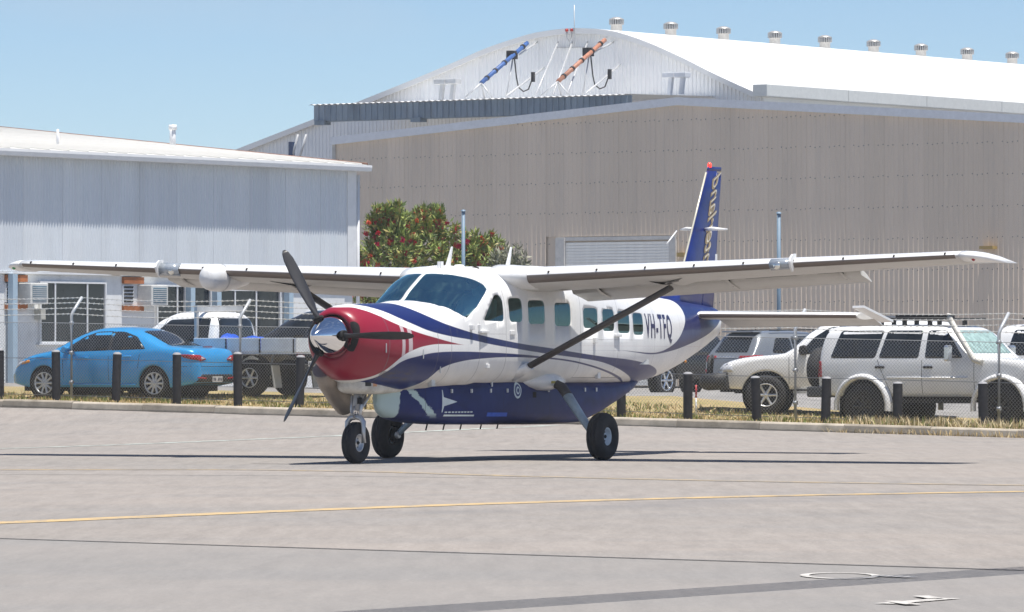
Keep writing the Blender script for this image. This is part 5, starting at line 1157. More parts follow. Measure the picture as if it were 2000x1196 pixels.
for y in (.36, -.36):
    yk = MB().tube([A(-3.0, y, 1.82), A(-3.3, y, 1.86)], .018, 8).build('control_yoke', M_DARK, AC)
    MB().tube([A(-3.32, y + .17, 2.0), A(-3.32, y + .16, 1.88), A(-3.31, y, 1.84), A(-3.32, y - .16, 1.88), A(-3.32, y - .17, 2.0)], .016, 8).build('yoke_grip', M_DARK, yk)

# --- the pilot in the port seat
def person(name, label, loc, rz, shirt, M_skin, hair):
    t = thing(name, label, 'person', loc, rz)
    me = bpy.data.meshes.new('body')
    V = [(0, 0, .0), (0, 0, .22), (0, 0, .44), (0, 0, .56), (.01, 0, .64), (.03, 0, .76), (.0, .19, .50), (.14, .25, .28), (.42, .18, .22), (.52, .17, .22), (.0, -.19, .50), (.14, -.25, .28), (.42, -.18, .22), (.52, -.17, .22), (.20, .10, .0), (.46, .11, .02), (.50, .11, -.30), (.20, -.10, .0), (.46, -.11, .02), (.50, -.11, -.30)]
    E_ = [(0, 1), (1, 2), (2, 3), (3, 4), (4, 5), (2, 6), (6, 7), (7, 8), (8, 9), (2, 10), (10, 11), (11, 12), (12, 13), (0, 14), (14, 15), (15, 16), (0, 17), (17, 18), (18, 19)]
    rad = [(.15, .17), (.13, .16), (.13, .17), (.06, .06), (.055, .055), (.098, .085), (.07, .07), (.048, .048), (.036, .036), (.034, .034), (.07, .07), (.048, .048), (.036, .036), (.034, .034), (.09, .09), (.075, .075), (.055, .055), (.09, .09), (.075, .075), (.055, .055)]
    me.from_pydata(V, E_, []); o = link('body', me, t)
    sk = o.modifiers.new('skin', 'SKIN'); o.modifiers.new('sub', 'SUBSURF').levels = 2; o.modifiers['sub'].render_levels = 2
    for q, r_ in zip(me.skin_vertices[0].data, rad): q.radius = r_
    me.skin_vertices[0].data[0].use_root = True
    me.materials.append(shirt); sk.use_smooth_shade = True
    hd = MB().lathe([(0, .15), (.05, .143), (.085, .11), (.097, .05), (.095, 0), (.085, -.05), (.066, -.10), (.04, -.13), (0, -.135)], 24, Matrix.Translation((.045, 0, .79)) @ Matrix.Scale(1.12, 4, (1, 0, 0)) @ Matrix.Scale(.86, 4, (0, 1, 0)))
    hd.lathe([(0, .03), (.012, .01), (.018, -.015), (0, -.02)], 8, Matrix.Translation((.155, 0, .775)))
    h_ = hd.build('head', M_skin, t)
    MB().lathe([(0, .16), (.055, .153), (.095, .115), (.105, .06), (.103, .02)], 20, Matrix.Translation((.03, 0, .79)) @ Matrix.Scale(1.08, 4, (1, 0, 0)) @ Matrix.Scale(.9, 4, (0, 1, 0))).build('hair', hair, t)
    for s_ in (1, -1):
        MB().lathe([(0, .03), (.035, .028), (.045, 0), (0, 0)], 14, Matrix.Translation((.035, s_ * .085, .77)) @ Matrix.Rotation(-s_ * R(90), 4, 'X')).build('headset_cup', M_DARK, h_)
        MB().lathe([(0, .008), (.012, .004), (.012, -.004), (0, -.008)], 8, Matrix.Translation((.142, s_ * .032, .80))).build('eye', M_DARK, h_)
        hb = MB(); hb.add([(.50, s_ * .175 - .035, .20), (.58, s_ * .175 - .035, .21), (.58, s_ * .175 + .035, .21), (.50, s_ * .175 + .035, .20), (.50, s_ * .175 - .035, .235), (.58, s_ * .175 - .035, .235), (.58, s_ * .175 + .035, .235), (.50, s_ * .175 + .035, .235)], [(0, 1, 2, 3), (7, 6, 5, 4), (0, 4, 5, 1), (1, 5, 6, 2), (2, 6, 7, 3), (3, 7, 4, 0)])
        for q in range(4): yy = s_ * .175 - .027 + .018 * q; hb.tube([(.575, yy, .222), (.615 + .008 * (q in (1, 2)), yy, .222), (.63, yy, .195), (.61, yy, .175)], [.0095, .009, .008, .007], 6)
        hb.tube([(.52, s_ * .175 - s_ * .03, .222), (.56, s_ * .175 - s_ * .062, .21), (.60, s_ * .175 - s_ * .055, .19)], [.011, .010, .008], 6); hb.build('hand', M_skin, t)
    MB().tube([(.035, .10, .77), (.035, .095, .88), (.035, .05, .955), (.035, 0, .965), (.035, -.05, .955), (.035, -.095, .88), (.035, -.10, .77)], .012, 6).build('headset_band', M_DARK, h_)
    return t
Mz = Matrix.Translation(base) @ Matrix.Rotation(AYAW, 4, 'Z')
person('person', 'person in a pale shirt and dark headset at the aircraft controls', Mz @ A(-4.04, .36, 1.76), AYAW, mat('pale shirt', (.55, .62, .66), .9), mat('skin', (.42, .25, .18), .6), mat('dark hair', (.04, .03, .025), .7))

# ---------------------------------------------------------------- parked vehicles
M_TINT = dark_glass('tinted car glass', (.016, .020, .024)); M_BLKP = mat('black plastic trim', (.02, .02, .021), .6); M_RIM = mat('alloy wheel', (.66, .67, .68), .3, .5, var=.08); M_LRED = mat('red lamp lens', (.32, .015, .02), .12); M_LCLR = mat('clear lamp lens', (.62, .63, .65), .1, .2); M_AMB = mat('amber lamp lens', (.75, .28, .03), .2)
M_PLATE = mat('number plate', (.62, .62, .62), .5); M_PLD = mat('dark plate characters', (.05, .05, .08), .5)
def car_wheel(parent, x, y, Rr, Wd, spokes, rimr, side, m_rim=M_RIM):
    M = Matrix.Translation((x, y, Rr)) @ Vector((0, side, 0)).to_track_quat('Z', 'Y').to_matrix().to_4x4(); h = Wd / 2
    pr = [(rimr, -h), (rimr + .3 * (Rr - rimr), -h * 1.02), (Rr * .96, -h * .9), (Rr, -h * .6), (Rr, h * .6), (Rr * .96, h * .9), (rimr + .3 * (Rr - rimr), h * 1.02), (rimr, h * .9), (rimr * .97, -h)]
    w = MB().lathe(pr, 36, M, closed=True).build('wheel', M_TYRE, parent)
    rm = MB().lathe([(rimr * 1.0, h * .92), (rimr * .94, h * .86), (rimr * .90, h * .2), (.0, h * .0)], 36, M)
    rim = rm.build('rim', mat('dark wheel barrel', (.05, .05, .052), .5, .4), w)
    mb = MB(); mb.lathe([(rimr * 1.01, h * .95), (rimr * .99, h * 1.0), (rimr * .91, h * .93), (rimr * .90, h * .8)], 36, M); mb.lathe([(0, h * .82), (rimr * .18, h * .80), (rimr * .23, h * .6)], 18, M)
    for q in range(spokes):
        a = 2 * math.pi * q / spokes; c, s = math.cos(a), math.sin(a); w0, w1 = rimr * .15, rimr * .10
        P = []
        for r, ww, zz in ((rimr * .15, w0, h * .78), (rimr * .55, w1, h * .84), (rimr * .93, w1 * 1.3, h * .88)):
            for e, dz in ((-ww, -.02), (-ww * .6, 0), (ww * .6, 0), (ww, -.02)): P.append(M @ Vector((r * c - e * s, r * s + e * c, zz + dz)))
        mb.add(P, [(i * 4 + j, (i + 1) * 4 + j, (i + 1) * 4 + j + 1, i * 4 + j + 1) for i in range(2) for j in range(3)], 0, True)
    mb.build('spokes', m_rim, rim, fix=False)
    return w
def car_shell(parent, d, m, name='body'):
    """lofted body: top outline, belt line, sill with wheel arches, plan taper and tumblehome"""
    L, W = d['L'], d['W']; top = pchip(*zip(*d['top'])); belt = pchip(*zip(*d['belt'])); pl = pchip(*zip(*d['plan'])); tum = d.get('tum', .32); n_g = d.get('ng', 5.0)
    def low(x):
        z = d['sill']
        if x < d.get('ends', .5): z = max(z, d['sill'] + d.get('rise', .06) * (1 - x / d.get('ends', .5)))
        if x > L - d.get('ends', .5): z = max(z, d['sill'] + d.get('rise', .06) * (1 - (L - x) / d.get('ends', .5)))
        for ax in d['axles']:
            q = (x - ax) / d['arch']
            if abs(q) < 1: z = max(z, d['wr'] + d['arch'] * (1 - q * q) ** .5 * d.get('archz', 1.0))
        return z
    xs = sorted(set([0, .012, .03, .055, .09, .13] + [.17 + (L - .34) * i / 110 for i in range(111)] + [L - .13, L - .09, L - .055, L - .03, L - .012, L] + [a + s * d['arch'] * f for a in d['axles'] for s in (-1, 1) for f in (1.0, .995, .97, .92, .85)]))
    rings = []
    for x in xs:
        zl, zt = low(x), top(x); zb = min(belt(x), zt - .02); zl = min(zl, zb - .03); wb = W / 2 * pl(x); zs = d['sill'] + .62 * (belt(L / 2) - d['sill']); pts_ = []
        def side(z):
            q = (z - zs) / .5; f = 1 - (.050 * q * q if q > 0 else .09 * q * q); return wb * f
        pts_.append((0, zl))
        pts_.append((side(zl) - .05, zl))
        for i in range(8): z = zl + (zb - zl) * i / 7; pts_.append((side(z), z))
        hg = zt - zb; wbb = side(zb)
        for i in range(1, 13):
            ph_ = math.pi / 2 * i / 12; zz = zb + hg * math.sin(ph_) ** (2 / n_g); yy = max(0, (wbb - .012 - tum * (zz - zb))) * math.cos(ph_) ** (2 / n_g) if i < 12 else 0
            pts_.append((yy, zz))
        rings.append([Vector((x - L / 2, y, z)) for y, z in pts_] + [Vector((x - L / 2, -y, z)) for y, z in pts_[1:-1][::-1]])
    mb = MB().loft(rings)
    o = mb.build(name, m, parent); return o, bvh_of(o)
def car(name, label, cat, x, y, head, d, paint, group=None, dz=0.0):
    t = thing(name, label, cat, (x, y, gz(x, y) - .02 + dz), head, group); body, bv = car_shell(t, d, paint); L = d['L']
    S = lambda pl: [(a - L / 2, b) for a, b in pl]
    sides = [('+y', 1), ('-y', -1)]
    for nm, pl, m_ in d['side']:
        for ax, sg in sides: patch(nm, t, bv, rpoly(S(pl), d.get('rr', .05)), ax, m_, .004 if nm != 'door_handle' else .02, .09)
    for nm, pl, ax, m_ in d.get('ends_p', []):
        patch(nm, t, bv, rpoly(pl if ax in '-x+x' else S(pl), .03), ax, m_, .006, .08)
    for gl in d.get('gaps', []):
        for ax, sg in sides: patch('door_gap', t, bv, S(gl), ax, M_BLKP, .002, .12, False)
    for i, a in enumerate(d['axles']):
        for sg in (1, -1): car_wheel(t, a - L / 2, sg * (d['W'] / 2 - d['ww'] / 2 - d.get('inset', .035)), d['wr'], d['ww'], d['spk'], d['rim'], sg, d.get('rimm', M_RIM))
    MB().bbox((-L / 2 + .35, -d['W'] / 2 + .26, d['sill'] - .08), (L / 2 - .35, d['W'] / 2 - .26, d['sill'] + .25)).build('underbody', M_DARK, t)
    for a in d['axles']:
        for sg in (1, -1):
            MB().lathe([(d['arch'] * .97, 0), (d['arch'] * .97, .28), (0, .28)], 24, Matrix.Translation((a - L / 2, sg * (d['W'] / 2 - .06), d['wr'])) @ Matrix.Rotation(sg * R(90), 4, 'X')).build('wheel_well', M_DARK, t)
    return t, body, bv
def mirror(t, x, y, z, m_, s=1.0):
    for sg in (1, -1):
        mb = MB(); q = [(-.0, 0), (.09, 0), (.11, .05), (.10, .13), (.02, .15), (-.02, .10)]
        mb.prism([(a * s, b * s) for a, b in q], Matrix.Translation((x, sg * (y + .01), z)) @ Matrix(((1, 0, 0, 0), (0, 0, -sg, 0), (0, 1, 0, 0), (0, 0, 0, 1))).inverted_safe() if False else Matrix.Translation((x, sg * y, z)) @ Matrix(((1, 0, 0, 0), (0, 0, sg, 0), (0, 1, 0, 0), (0, 0, 0, 1))), .20 * s)
        bevel(mb.build('mirror', m_, t), .025)
def plate(t, x, y, z, w, h, sg=-1):
    p = MB().box((x, y, z), (.012, w, h)).build('number_plate', M_PLATE, t)
    for i in range(6):
        if i == 3: continue
        MB().box((x + sg * .008, y - w * .38 + w * .152 * i, z), (.006, w * .09, h * .55)).build('plate_character', M_PLD, p)

# --- blue sedan
M_SBLUE = mat('metallic blue car paint', (.025, .33, .72), .3, .15, var=.04, coat=.7)
DS = dict(L=4.58, W=1.755, sill=.235, wr=.318, ww=.205, rim=.225, spk=10, arch=.365, axles=(.98, 3.62), tum=.42, ng=4.2, ends=.55, rise=.10,
    top=[(0, .62), (.01, .80), (.04, .90), (.08, .97), (.14, 1.02), (.45, 1.055), (.75, 1.09), (1.0, 1.20), (1.3, 1.35), (1.6, 1.43), (2.0, 1.462), (2.4, 1.45), (2.75, 1.385), (3.05, 1.25), (3.35, 1.08), (3.5, 1.01), (3.9, .93), (4.2, .85), (4.4, .74), (4.52, .60), (4.58, .45)],
    belt=[(0, .60), (.08, .92), (.5, .985), (1.2, .975), (2.2, .93), (3.2, .90), (3.6, .86), (4.2, .70), (4.58, .42)],
    plan=[(0, .70), (.03, .80), (.10, .88), (.3, .95), (.8, .995), (2.2, 1.0), (3.4, .985), (3.9, .95), (4.2, .88), (4.42, .77), (4.53, .64), (4.58, .52)],
    side=[('rear_side_window', [(1.18, 1.01), (2.02, .985), (2.02, 1.37), (1.80, 1.36), (1.45, 1.26)], M_TINT), ('front_side_window', [(2.07, .985), (3.12, .955), (3.08, 1.03), (2.72, 1.27), (2.45, 1.365), (2.07, 1.375)], M_TINT), ('door_handle', [(1.50, .845), (1.70, .84), (1.70, .875), (1.50, .88)], M_SBLUE), ('door_handle', [(2.52, .815), (2.72, .81), (2.72, .845), (2.52, .85)], M_SBLUE)],
    gaps=[[(2.04, .36), (2.05, .36), (2.05, .97), (2.04, .97)], [(1.34, .62), (1.35, .62), (1.30, .98), (1.29, .98)], [(3.13, .40), (3.14, .40), (3.16, .93), (3.15, .93)]],
    ends_p=[('rear_window', [(.70, -.56), (1.42, -.50), (1.42, .50), (.70, .56)], '+z', M_TINT), ('windscreen', [(2.72, -.53), (3.36, -.62), (3.36, .62), (2.72, .53)], '+z', M_TINT)])
sx, sy = -7.22, 113.75; hd = math.atan2(.47, -.883)
fwd = Vector((math.cos(hd), math.sin(hd))); lf = Vector((-fwd.y, fwd.x))
c = Vector((sx, sy)) + fwd * (4.58 / 2 - .98) - lf * (1.755 / 2 - .1)
t, body, bv = car('sedan', 'bright blue four door sedan parked behind the fence at left', 'car', c.x, c.y, hd, DS, M_SBLUE)
H2 = DS['L'] / 2
for sg in (1, -1):
    patch('tail_light', t, bv, rpoly([(sg * .80, .80), (sg * .84, .90), (sg * .60, .885), (sg * .40, .80), (sg * .60, .76)], .03), '-x', M_LRED, .012, .05)
    patch('reversing_lens', t, bv, rpoly([(sg * .58, .79), (sg * .58, .85), (sg * .46, .81)], .02), '-x', M_LCLR, .02, .05)
    patch('headlight', t, bv, rpoly([(sg * .50, .60), (sg * .74, .66), (sg * .80, .78), (sg * .60, .72)], .03), '+x', M_LCLR, .01, .05)
    patch('fog_reflector', t, bv, rpoly([(sg * .42, .40), (sg * .70, .42), (sg * .68, .45), (sg * .42, .43)], .01), '-x', M_LRED, .012, .05)
patch('rear_valance', t, bv, rpoly([(-.74, .31), (.74, .31), (.58, .50), (-.58, .50)], .04), '-x', M_BLKP, .008, .06)
patch('side_light_lens', t, bv, rpoly([(-H2 + .08, .80), (-H2 + .26, .83), (-H2 + .42, .90), (-H2 + .16, .90)], .03), '+y', M_LRED, .010, .05)
patch('headlight_lens', t, bv, rpoly([(H2 - .62, .74), (H2 - .38, .70), (H2 - .40, .76), (H2 - .60, .79)], .02), '+y', M_AMB, .01, .05)
plate(t, -H2 - .015, 0, .40, .38, .115)
for a_, b_ in (((-.80, .655), (.80, .668)),): patch('bumper_gap', t, bv, [(-.80, .655), (.80, .655), (.80, .664), (-.80, .664)], '-x', M_BLKP, .002, .1, False)
for sg in (1, -1):
    patch('boot_gap', t, bv, [(sg * .60, .67), (sg * .607, .67), (sg * .607, .95), (sg * .60, .95)], '-x', M_BLKP, .002, .1, False); patch('bumper_gap', t, bv, [(-H2 + .12, .655), (-H2 + .55, .64), (-H2 + .55, .648), (-H2 + .12, .664)], '+y' if sg > 0 else '-y', M_BLKP, .002, .1, False)
    patch('pillar_trim', t, bv, [(2.01 - H2, .99), (2.08 - H2, .985), (2.08 - H2, 1.365), (2.01 - H2, 1.36)], '+y' if sg > 0 else '-y', M_BLKP, .006, .1, False)
    patch('sill_strip', t, bv, [(1.4 - H2, .27), (3.2 - H2, .27), (3.2 - H2, .31), (1.4 - H2, .31)], '+y' if sg > 0 else '-y', M_SBLUE, .02, .1)
patch('grille', t, bv, rpoly([(-.5, .32), (.5, .32), (.6, .5), (-.6, .5)], .04), '+x', M_BLKP, .008, .06)
MB().box((-H2 + .22, 0, 1.055), (.05, .3, .02)).build('high_brake_light', M_LRED, t)
mirror(t, 3.0 - H2, .80, .93, M_SBLUE); MB().tube([(1.35 - H2, 0, 1.36), (1.15 - H2, 0, 1.62)], .006, 5).build('aerial', M_BLKP, t)

# --- generic wagon helper data for the four wheel drives
M_WP = mat('white car paint', (.86, .86, .85), .3, var=.03, coat=.6, dirt=((.66, .62, .55), .2)); M_BKP = mat('black car paint', (.010, .010, .011), .25, var=.1, coat=.3, spec=.3); M_SLV = mat('silver grey car paint', (.27, .29, .31), .28, .4, var=.04, coat=.8); M_DKP = mat('charcoal car paint', (.035, .037, .04), .2, .2, coat=.8)
DW = dict(L=4.75, W=1.86, sill=.62, wr=.43, ww=.29, rim=.21, spk=8, rimm=mat('dark steel wheel', (.06, .06, .063), .5, .3), arch=.52, axles=(1.02, 3.98), tum=.20, ng=7.0, ends=.5, rise=.04, rr=.06, inset=-.03,
    top=[(0, .80), (.01, 1.10), (.03, 1.35), (.06, 1.60), (.12, 1.82), (.22, 1.915), (.6, 1.945), (1.8, 1.955), (2.6, 1.93), (2.85, 1.85), (3.15, 1.55), (3.30, 1.40), (3.36, 1.355), (4.0, 1.325), (4.5, 1.27), (4.66, 1.18), (4.72, 1.0), (4.75, .80)],
    belt=[(0, .75), (.06, 1.25), (.5, 1.30), (3.3, 1.29), (4.0, 1.25), (4.6, 1.10), (4.75, .76)],
    plan=[(0, .90), (.04, .955), (.15, .985), (.5, 1.0), (4.0, 1.0), (4.5, .97), (4.68, .90), (4.75, .82)],
    side=[('rear_side_window', [(.30, 1.33), (1.28, 1.33), (1.42, 1.84), (.48, 1.84)], M_TINT), ('middle_side_window', [(1.36, 1.33), (2.22, 1.33), (2.26, 1.84), (1.50, 1.84)], M_TINT), ('front_side_window', [(2.36, 1.33), (3.18, 1.33), (2.92, 1.66), (2.74, 1.84), (2.37, 1.84)], M_TINT), ('door_handle', [(1.30, 1.14), (1.50, 1.14), (1.50, 1.185), (1.30, 1.185)], M_BLKP), ('door_handle', [(2.34, 1.14), (2.54, 1.14), (2.54, 1.185), (2.34, 1.185)], M_BLKP)],
    gaps=[[(2.30, .68), (2.31, .68), (2.31, 1.30), (2.30, 1.30)], [(1.60, .72), (1.61, .72), (1.34, 1.30), (1.33, 1.30)], [(3.42, .68), (3.43, .68), (3.43, 1.28), (3.42, 1.28)]],
    ends_p=[('windscreen', [(-.68, 1.42), (.68, 1.42), (.60, 1.84), (-.60, 1.84)], '+x', mat('windscreen with painted pale reflection', (.30, .42, .40), .08, var=.35, scale=9)), ('rear_window', [(-.62, 1.36), (.62, 1.36), (.56, 1.78), (-.56, 1.78)], '-x', M_TINT)])  # windscreen's pale colour stands for the reflection on the glass
hd = math.atan2(-.5832, .8123); fwd = Vector((math.cos(hd), math.sin(hd))); rt = Vector((fwd.y, -fwd.x))
c = Vector((6.55, 104.35)) + fwd * (4.75 / 2 - 1.02) - rt * .85
t, body, bv = car('wagon', 'lifted white four wheel drive wagon with roof rack and snorkel, nearest at right', 'car', c.x, c.y, hd, DW, M_WP, dz=-.10)
H2 = DW['L'] / 2
for a in DW['axles']:
    for sg in (1, -1):
        rings = []
        for q in range(15):
            an = R(-8 + 196 * q / 14); r_ = DW['arch']; cx, cz = a - H2 + r_ * math.cos(an) * 1.02, DW['wr'] + r_ * math.sin(an) * 1.02; ex, ez = a - H2 + (r_ + .13) * math.cos(an), DW['wr'] + (r_ + .11) * math.sin(an)
            y0 = .90; rings.append([Vector((cx, sg * y0, cz)), Vector((cx, sg * (y0 + .10), cz)), Vector(((cx + ex) / 2, sg * (y0 + .09), (cz + ez) / 2)), Vector((ex, sg * (y0 + .0), ez))])
        MB().loft(rings, closed=False).build('wheel_arch_flare', M_WP, t)
rk = MB(); rk = None
rack = MB()
for sg in (1, -1): rack.tube([(.35 - H2, sg * .62, 2.06), (2.75 - H2, sg * .62, 2.06)], .022, 8)
rack = rack.build('roof_rack', M_BLKP, t)
for i in range(9): MB().bbox((.4 - H2 + .28 * i, -.64, 2.045), (.4 - H2 + .28 * i + .12, .64, 2.065)).build('slat', M_BLKP, rack)
for x in (.75, 1.25, 1.75, 2.3):
    for sg in (1, -1): MB().box((x - H2, sg * .62, 2.0), (.07, .06, .13)).build('foot', M_BLKP, rack)
for j, (x0, x1) in enumerate(((.62, 1.05), (1.1, 1.5))): MB().bbox((x0 - H2, -.55, 2.085), (x1 - H2, -.45, 2.12)).build('recovery_board', mat('pale board', (.5, .5, .5), .6), rack)
MB().bbox((1.55 - H2, -.62, 2.07), (2.7 - H2, -.40, 2.13)).build('awning_bag', M_BLKP, rack)
MB().tube([(3.62 - H2, -.965, 1.25), (3.45 - H2, -.965, 1.30), (2.95 - H2, -.86, 1.93), (2.84 - H2, -.84, 2.08), (2.86 - H2, -.84, 2.14)], [.05, .055, .055, .055, .06], 10).build('snorkel', mat('cream snorkel', (.60, .58, .52), .5), t)
for sg in (1, -1):
    m_ = MB().box((3.0 - H2, sg * 1.14, 1.42), (.10, .19, .30)).build('mirror', mat('chrome mirror shell', (.7, .72, .74), .12, .8), t); bevel(m_, .04, 3); MB().tube([(3.06 - H2, sg * .9, 1.36), (3.0 - H2, sg * 1.08, 1.36)], .03, 8).build('arm', M_BLKP, m_)
    patch('tail_light', t, bv, rpoly([(sg * .80, .98), (sg * .895, .98), (sg * .895, 1.27), (sg * .80, 1.27)], .02), '-x', M_LRED, .015, .05)
    patch('side_lamp_lens', t, bv, rpoly([(-H2 + .005, .98), (-H2 + .12, .98), (-H2 + .10, 1.27), (-H2 + .03, 1.27)], .02), '+y' if sg > 0 else '-y', M_LRED, .012, .05)
    patch('headlight', t, bv, rpoly([(sg * .55, .98), (sg * .85, .98), (sg * .85, 1.15), (sg * .55, 1.15)], .03), '+x', M_LCLR, .012, .05)
    MB().bbox((1.7 - H2, sg * .80, .50), (3.3 - H2, sg * .97, .555)).build('side_step', M_BLKP, t)
MB().tube([(1.55 - H2, -.932, .97), (3.3 - H2, -.932, .97)], .02, 8, flat=.6).build('rub_strip', M_WP, t)
bevel(MB().bbox((-H2 - .22, -.92, .60), (-H2 + .30, .92, .80)).build('rear_bumper', mat('dark grey steel bumper', (.08, .085, .09), .5, .3), t), .03)
bevel(MB().bbox((H2 - .15, -.92, .58), (H2 + .25, .92, .86)).build('bull_bar', M_BLKP, t), .04)
patch('grille', t, bv, rpoly([(-.5, .95), (.5, .95), (.5, 1.14), (-.5, 1.14)], .02), '+x', M_BLKP, .01, .08)
sp_ = MB().lathe([(.12, -.12), (.36, -.13), (.41, -.08), (.42, 0), (.41, .08), (.36, .13), (.12, .12)], 32, Matrix.Translation((-H2 - .16, -.45, 1.12)) @ Matrix.Rotation(R(90), 4, 'Y')).build('spare_wheel', M_TYRE, t)
MB().lathe([(0, 0), (.2, 0), (.22, .04)], 24, Matrix.Translation((-H2 - .29, -.45, 1.12)) @ Matrix.Rotation(R(-90), 4, 'Y')).build('rim', M_BLKP, sp_)
# white sticker sign panel standing on a stake behind it
x, y = site(18.16, 3.15)
sg_ = thing('sign', 'small cream notice board on a stake left of the white wagon roof', 'sign', (x, y, gz(x, y)), hd)
MB().tube([(0, 0, 0), (0, 0, 1.98)], .02, 6).build('stake', M_BLKP, sg_)
MB().bbox((.02, -.01, 1.40), (.30, .01, 1.92)).build('board', mat('cream board', (.50, .46, .36), .7, var=.1), sg_)
for j in range(5): MB().bbox((.05 + .02 * (j % 2), -.016, 1.45 + .07 * j), (.26 - .03 * (j % 3), -.011, 1.48 + .07 * j)).build('printed_line', mat('dark print', (.07, .065, .06), .8), sg_)
MB().prism([(.08, 1.80), (.12, 1.86), (.17, 1.82), (.22, 1.83), (.19, 1.78), (.12, 1.77)], Matrix(((1, 0, 0, 0), (0, 0, -1, -.011), (0, 1, 0, 0), (0, 0, 0, 1))), .005).build('emblem', mat('dark print', (.07, .065, .06), .8), sg_)

# --- second white four wheel drive, nose to the left
DP = dict(DW); DP.update(L=4.7, W=1.86, sill=.50, wr=.39, ww=.265, rim=.225, spk=6, rimm=M_RIM, arch=.47, axles=(.95, 3.73), tum=.26, ng=6.0,
    top=[(0, .70), (.01, 1.0), (.05, 1.4), (.15, 1.72), (.3, 1.80), (1.8, 1.83), (2.5, 1.79), (2.85, 1.62), (3.25, 1.27), (3.40, 1.19), (4.0, 1.13), (4.4, 1.05), (4.58, .95), (4.66, .80), (4.7, .62)], belt=[(0, .65), (.06, 1.1), (.5, 1.16), (3.2, 1.13), (4.0, 1.05), (4.5, .90), (4.7, .60)],
    side=[('rear_side_window', [(.45, 1.2), (1.25, 1.2), (1.32, 1.7), (.55, 1.7)], M_TINT), ('middle_side_window', [(1.34, 1.2), (2.15, 1.19), (2.18, 1.7), (1.42, 1.7)], M_TINT), ('front_side_window', [(2.24, 1.19), (3.10, 1.17), (2.80, 1.50), (2.5, 1.69), (2.25, 1.7)], M_TINT), ('door_handle', [(2.30, 1.0), (2.5, 1.0), (2.5, 1.04), (2.3, 1.04)], M_BLKP)],
    gaps=[[(2.20, .6), (2.21, .6), (2.21, 1.16), (2.20, 1.16)], [(3.28, .6), (3.29, .6), (3.29, 1.12), (3.28, 1.12)]],
    ends_p=[('windscreen', [(-.66, 1.25), (.66, 1.25), (.58, 1.68), (-.58, 1.68)], '+x', M_TINT), ('rear_window', [(-.6, 1.25), (.6, 1.25), (.54, 1.65), (-.54, 1.65)], '-x', M_TINT)])
hd2 = math.atan2(.10, -.995); fwd = Vector((math.cos(hd2), math.sin(hd2))); lf = Vector((-fwd.y, fwd.x))
c = Vector((4.88, 107.9)) - fwd * (3.73 - 2.35) - lf * .82
t, body, bv = car('wagon', 'white four wheel drive with black bull bar, nose left, behind the lifted wagon', 'car', c.x, c.y, hd2, DP, M_WP)
H2 = 2.35
for sg in (1, -1):
    patch('headlight', t, bv, rpoly([(sg * .50, .82), (sg * .84, .86), (sg * .88, 1.0), (sg * .55, .95)], .03), '+x', M_LCLR, .012, .05); patch('headlight_lens', t, bv, rpoly([(H2 - .34, .84), (H2 - .10, .82), (H2 - .12, .93), (H2 - .32, .98)], .02), '+y' if sg > 0 else '-y', M_LCLR, .012, .05)
    MB().bbox((1.4 - H2, sg * .82, .42), (3.2 - H2, sg * .96, .47)).build('side_step', M_ALU, t)
mirror(t, 2.95 - H2, .86, 1.16, M_BLKP, 1.3)
bb = MB().tube([(H2 - .25, -.90, .66), (H2 + .16, -.72, .64), (H2 + .22, 0, .64), (H2 + .16, .72, .64), (H2 - .25, .90, .66)], .15, 12, flat=1.1).build('bull_bar', M_BLKP, t)
MB().tube([(H2 + .18, -.5, .7), (H2 + .14, -.48, 1.1), (H2 + .12, 0, 1.14), (H2 + .14, .48, 1.1), (H2 + .18, .5, .7)], .035, 10).build('hoop', M_BLKP, bb)

# --- silver SUV seen from behind
DV = dict(DP); DV.update(L=4.55, W=1.84, sill=.35, wr=.36, ww=.225, rim=.24, spk=8, arch=.42, axles=(.93, 3.63), tum=.36, ng=5.0, inset=.03,
    top=[(0, .72), (.01, .90), (.05, 1.02), (.14, 1.12), (.30, 1.36), (.48, 1.60), (.62, 1.665), (1.6, 1.70), (2.3, 1.67), (2.7, 1.52), (3.2, 1.18), (3.4, 1.09), (4.1, .97), (4.4, .82), (4.55, .55)], belt=[(0, .66), (.1, 1.02), (.6, 1.08), (3.2, 1.02), (4.1, .88), (4.55, .5)],
    plan=[(0, .80), (.05, .88), (.2, .95), (.8, 1.0), (3.6, .98), (4.2, .9), (4.55, .65)],
    side=[('rear_side_window', [(.75, 1.14), (1.45, 1.12), (1.45, 1.52), (.98, 1.50)], M_TINT), ('middle_side_window', [(1.5, 1.12), (2.15, 1.1), (2.15, 1.56), (1.5, 1.54)], M_TINT), ('front_side_window', [(2.2, 1.1), (3.0, 1.06), (2.6, 1.42), (2.2, 1.56)], M_TINT)], gaps=[],
    ends_p=[('rear_window', [(-.60, 1.15), (.60, 1.15), (.52, 1.52), (-.52, 1.52)], '-x', M_TINT), ('windscreen', [(2.66, -.56), (3.2, -.64), (3.2, .64), (2.66, .56)], '+z', M_TINT)])
hd3 = math.atan2(.64, .77)
t, body, bv = car('suv', 'silver grey SUV seen from behind, right of the aircraft tail', 'car', 7.05, 140.5, hd3, DV, M_SLV, dz=.0)
H2 = DV['L'] / 2
for sg in (1, -1):
    patch('tail_light', t, bv, rpoly([(sg * .84, .90), (sg * .86, 1.06), (sg * .42, 1.06), (sg * .40, 1.0), (sg * .7, .96)], .02), '-x', M_LRED, .014, .05); patch('side_light_lens', t, bv, rpoly([(-H2 + .10, .98), (-H2 + .48, 1.04), (-H2 + .42, 1.08), (-H2 + .14, 1.08)], .02), '+y' if sg > 0 else '-y', M_LRED, .012, .05)
    patch('reflector', t, bv, rpoly([(sg * .60, .60), (sg * .82, .62), (sg * .80, .74), (sg * .70, .70)], .02), '-x', M_LRED, .014, .05)
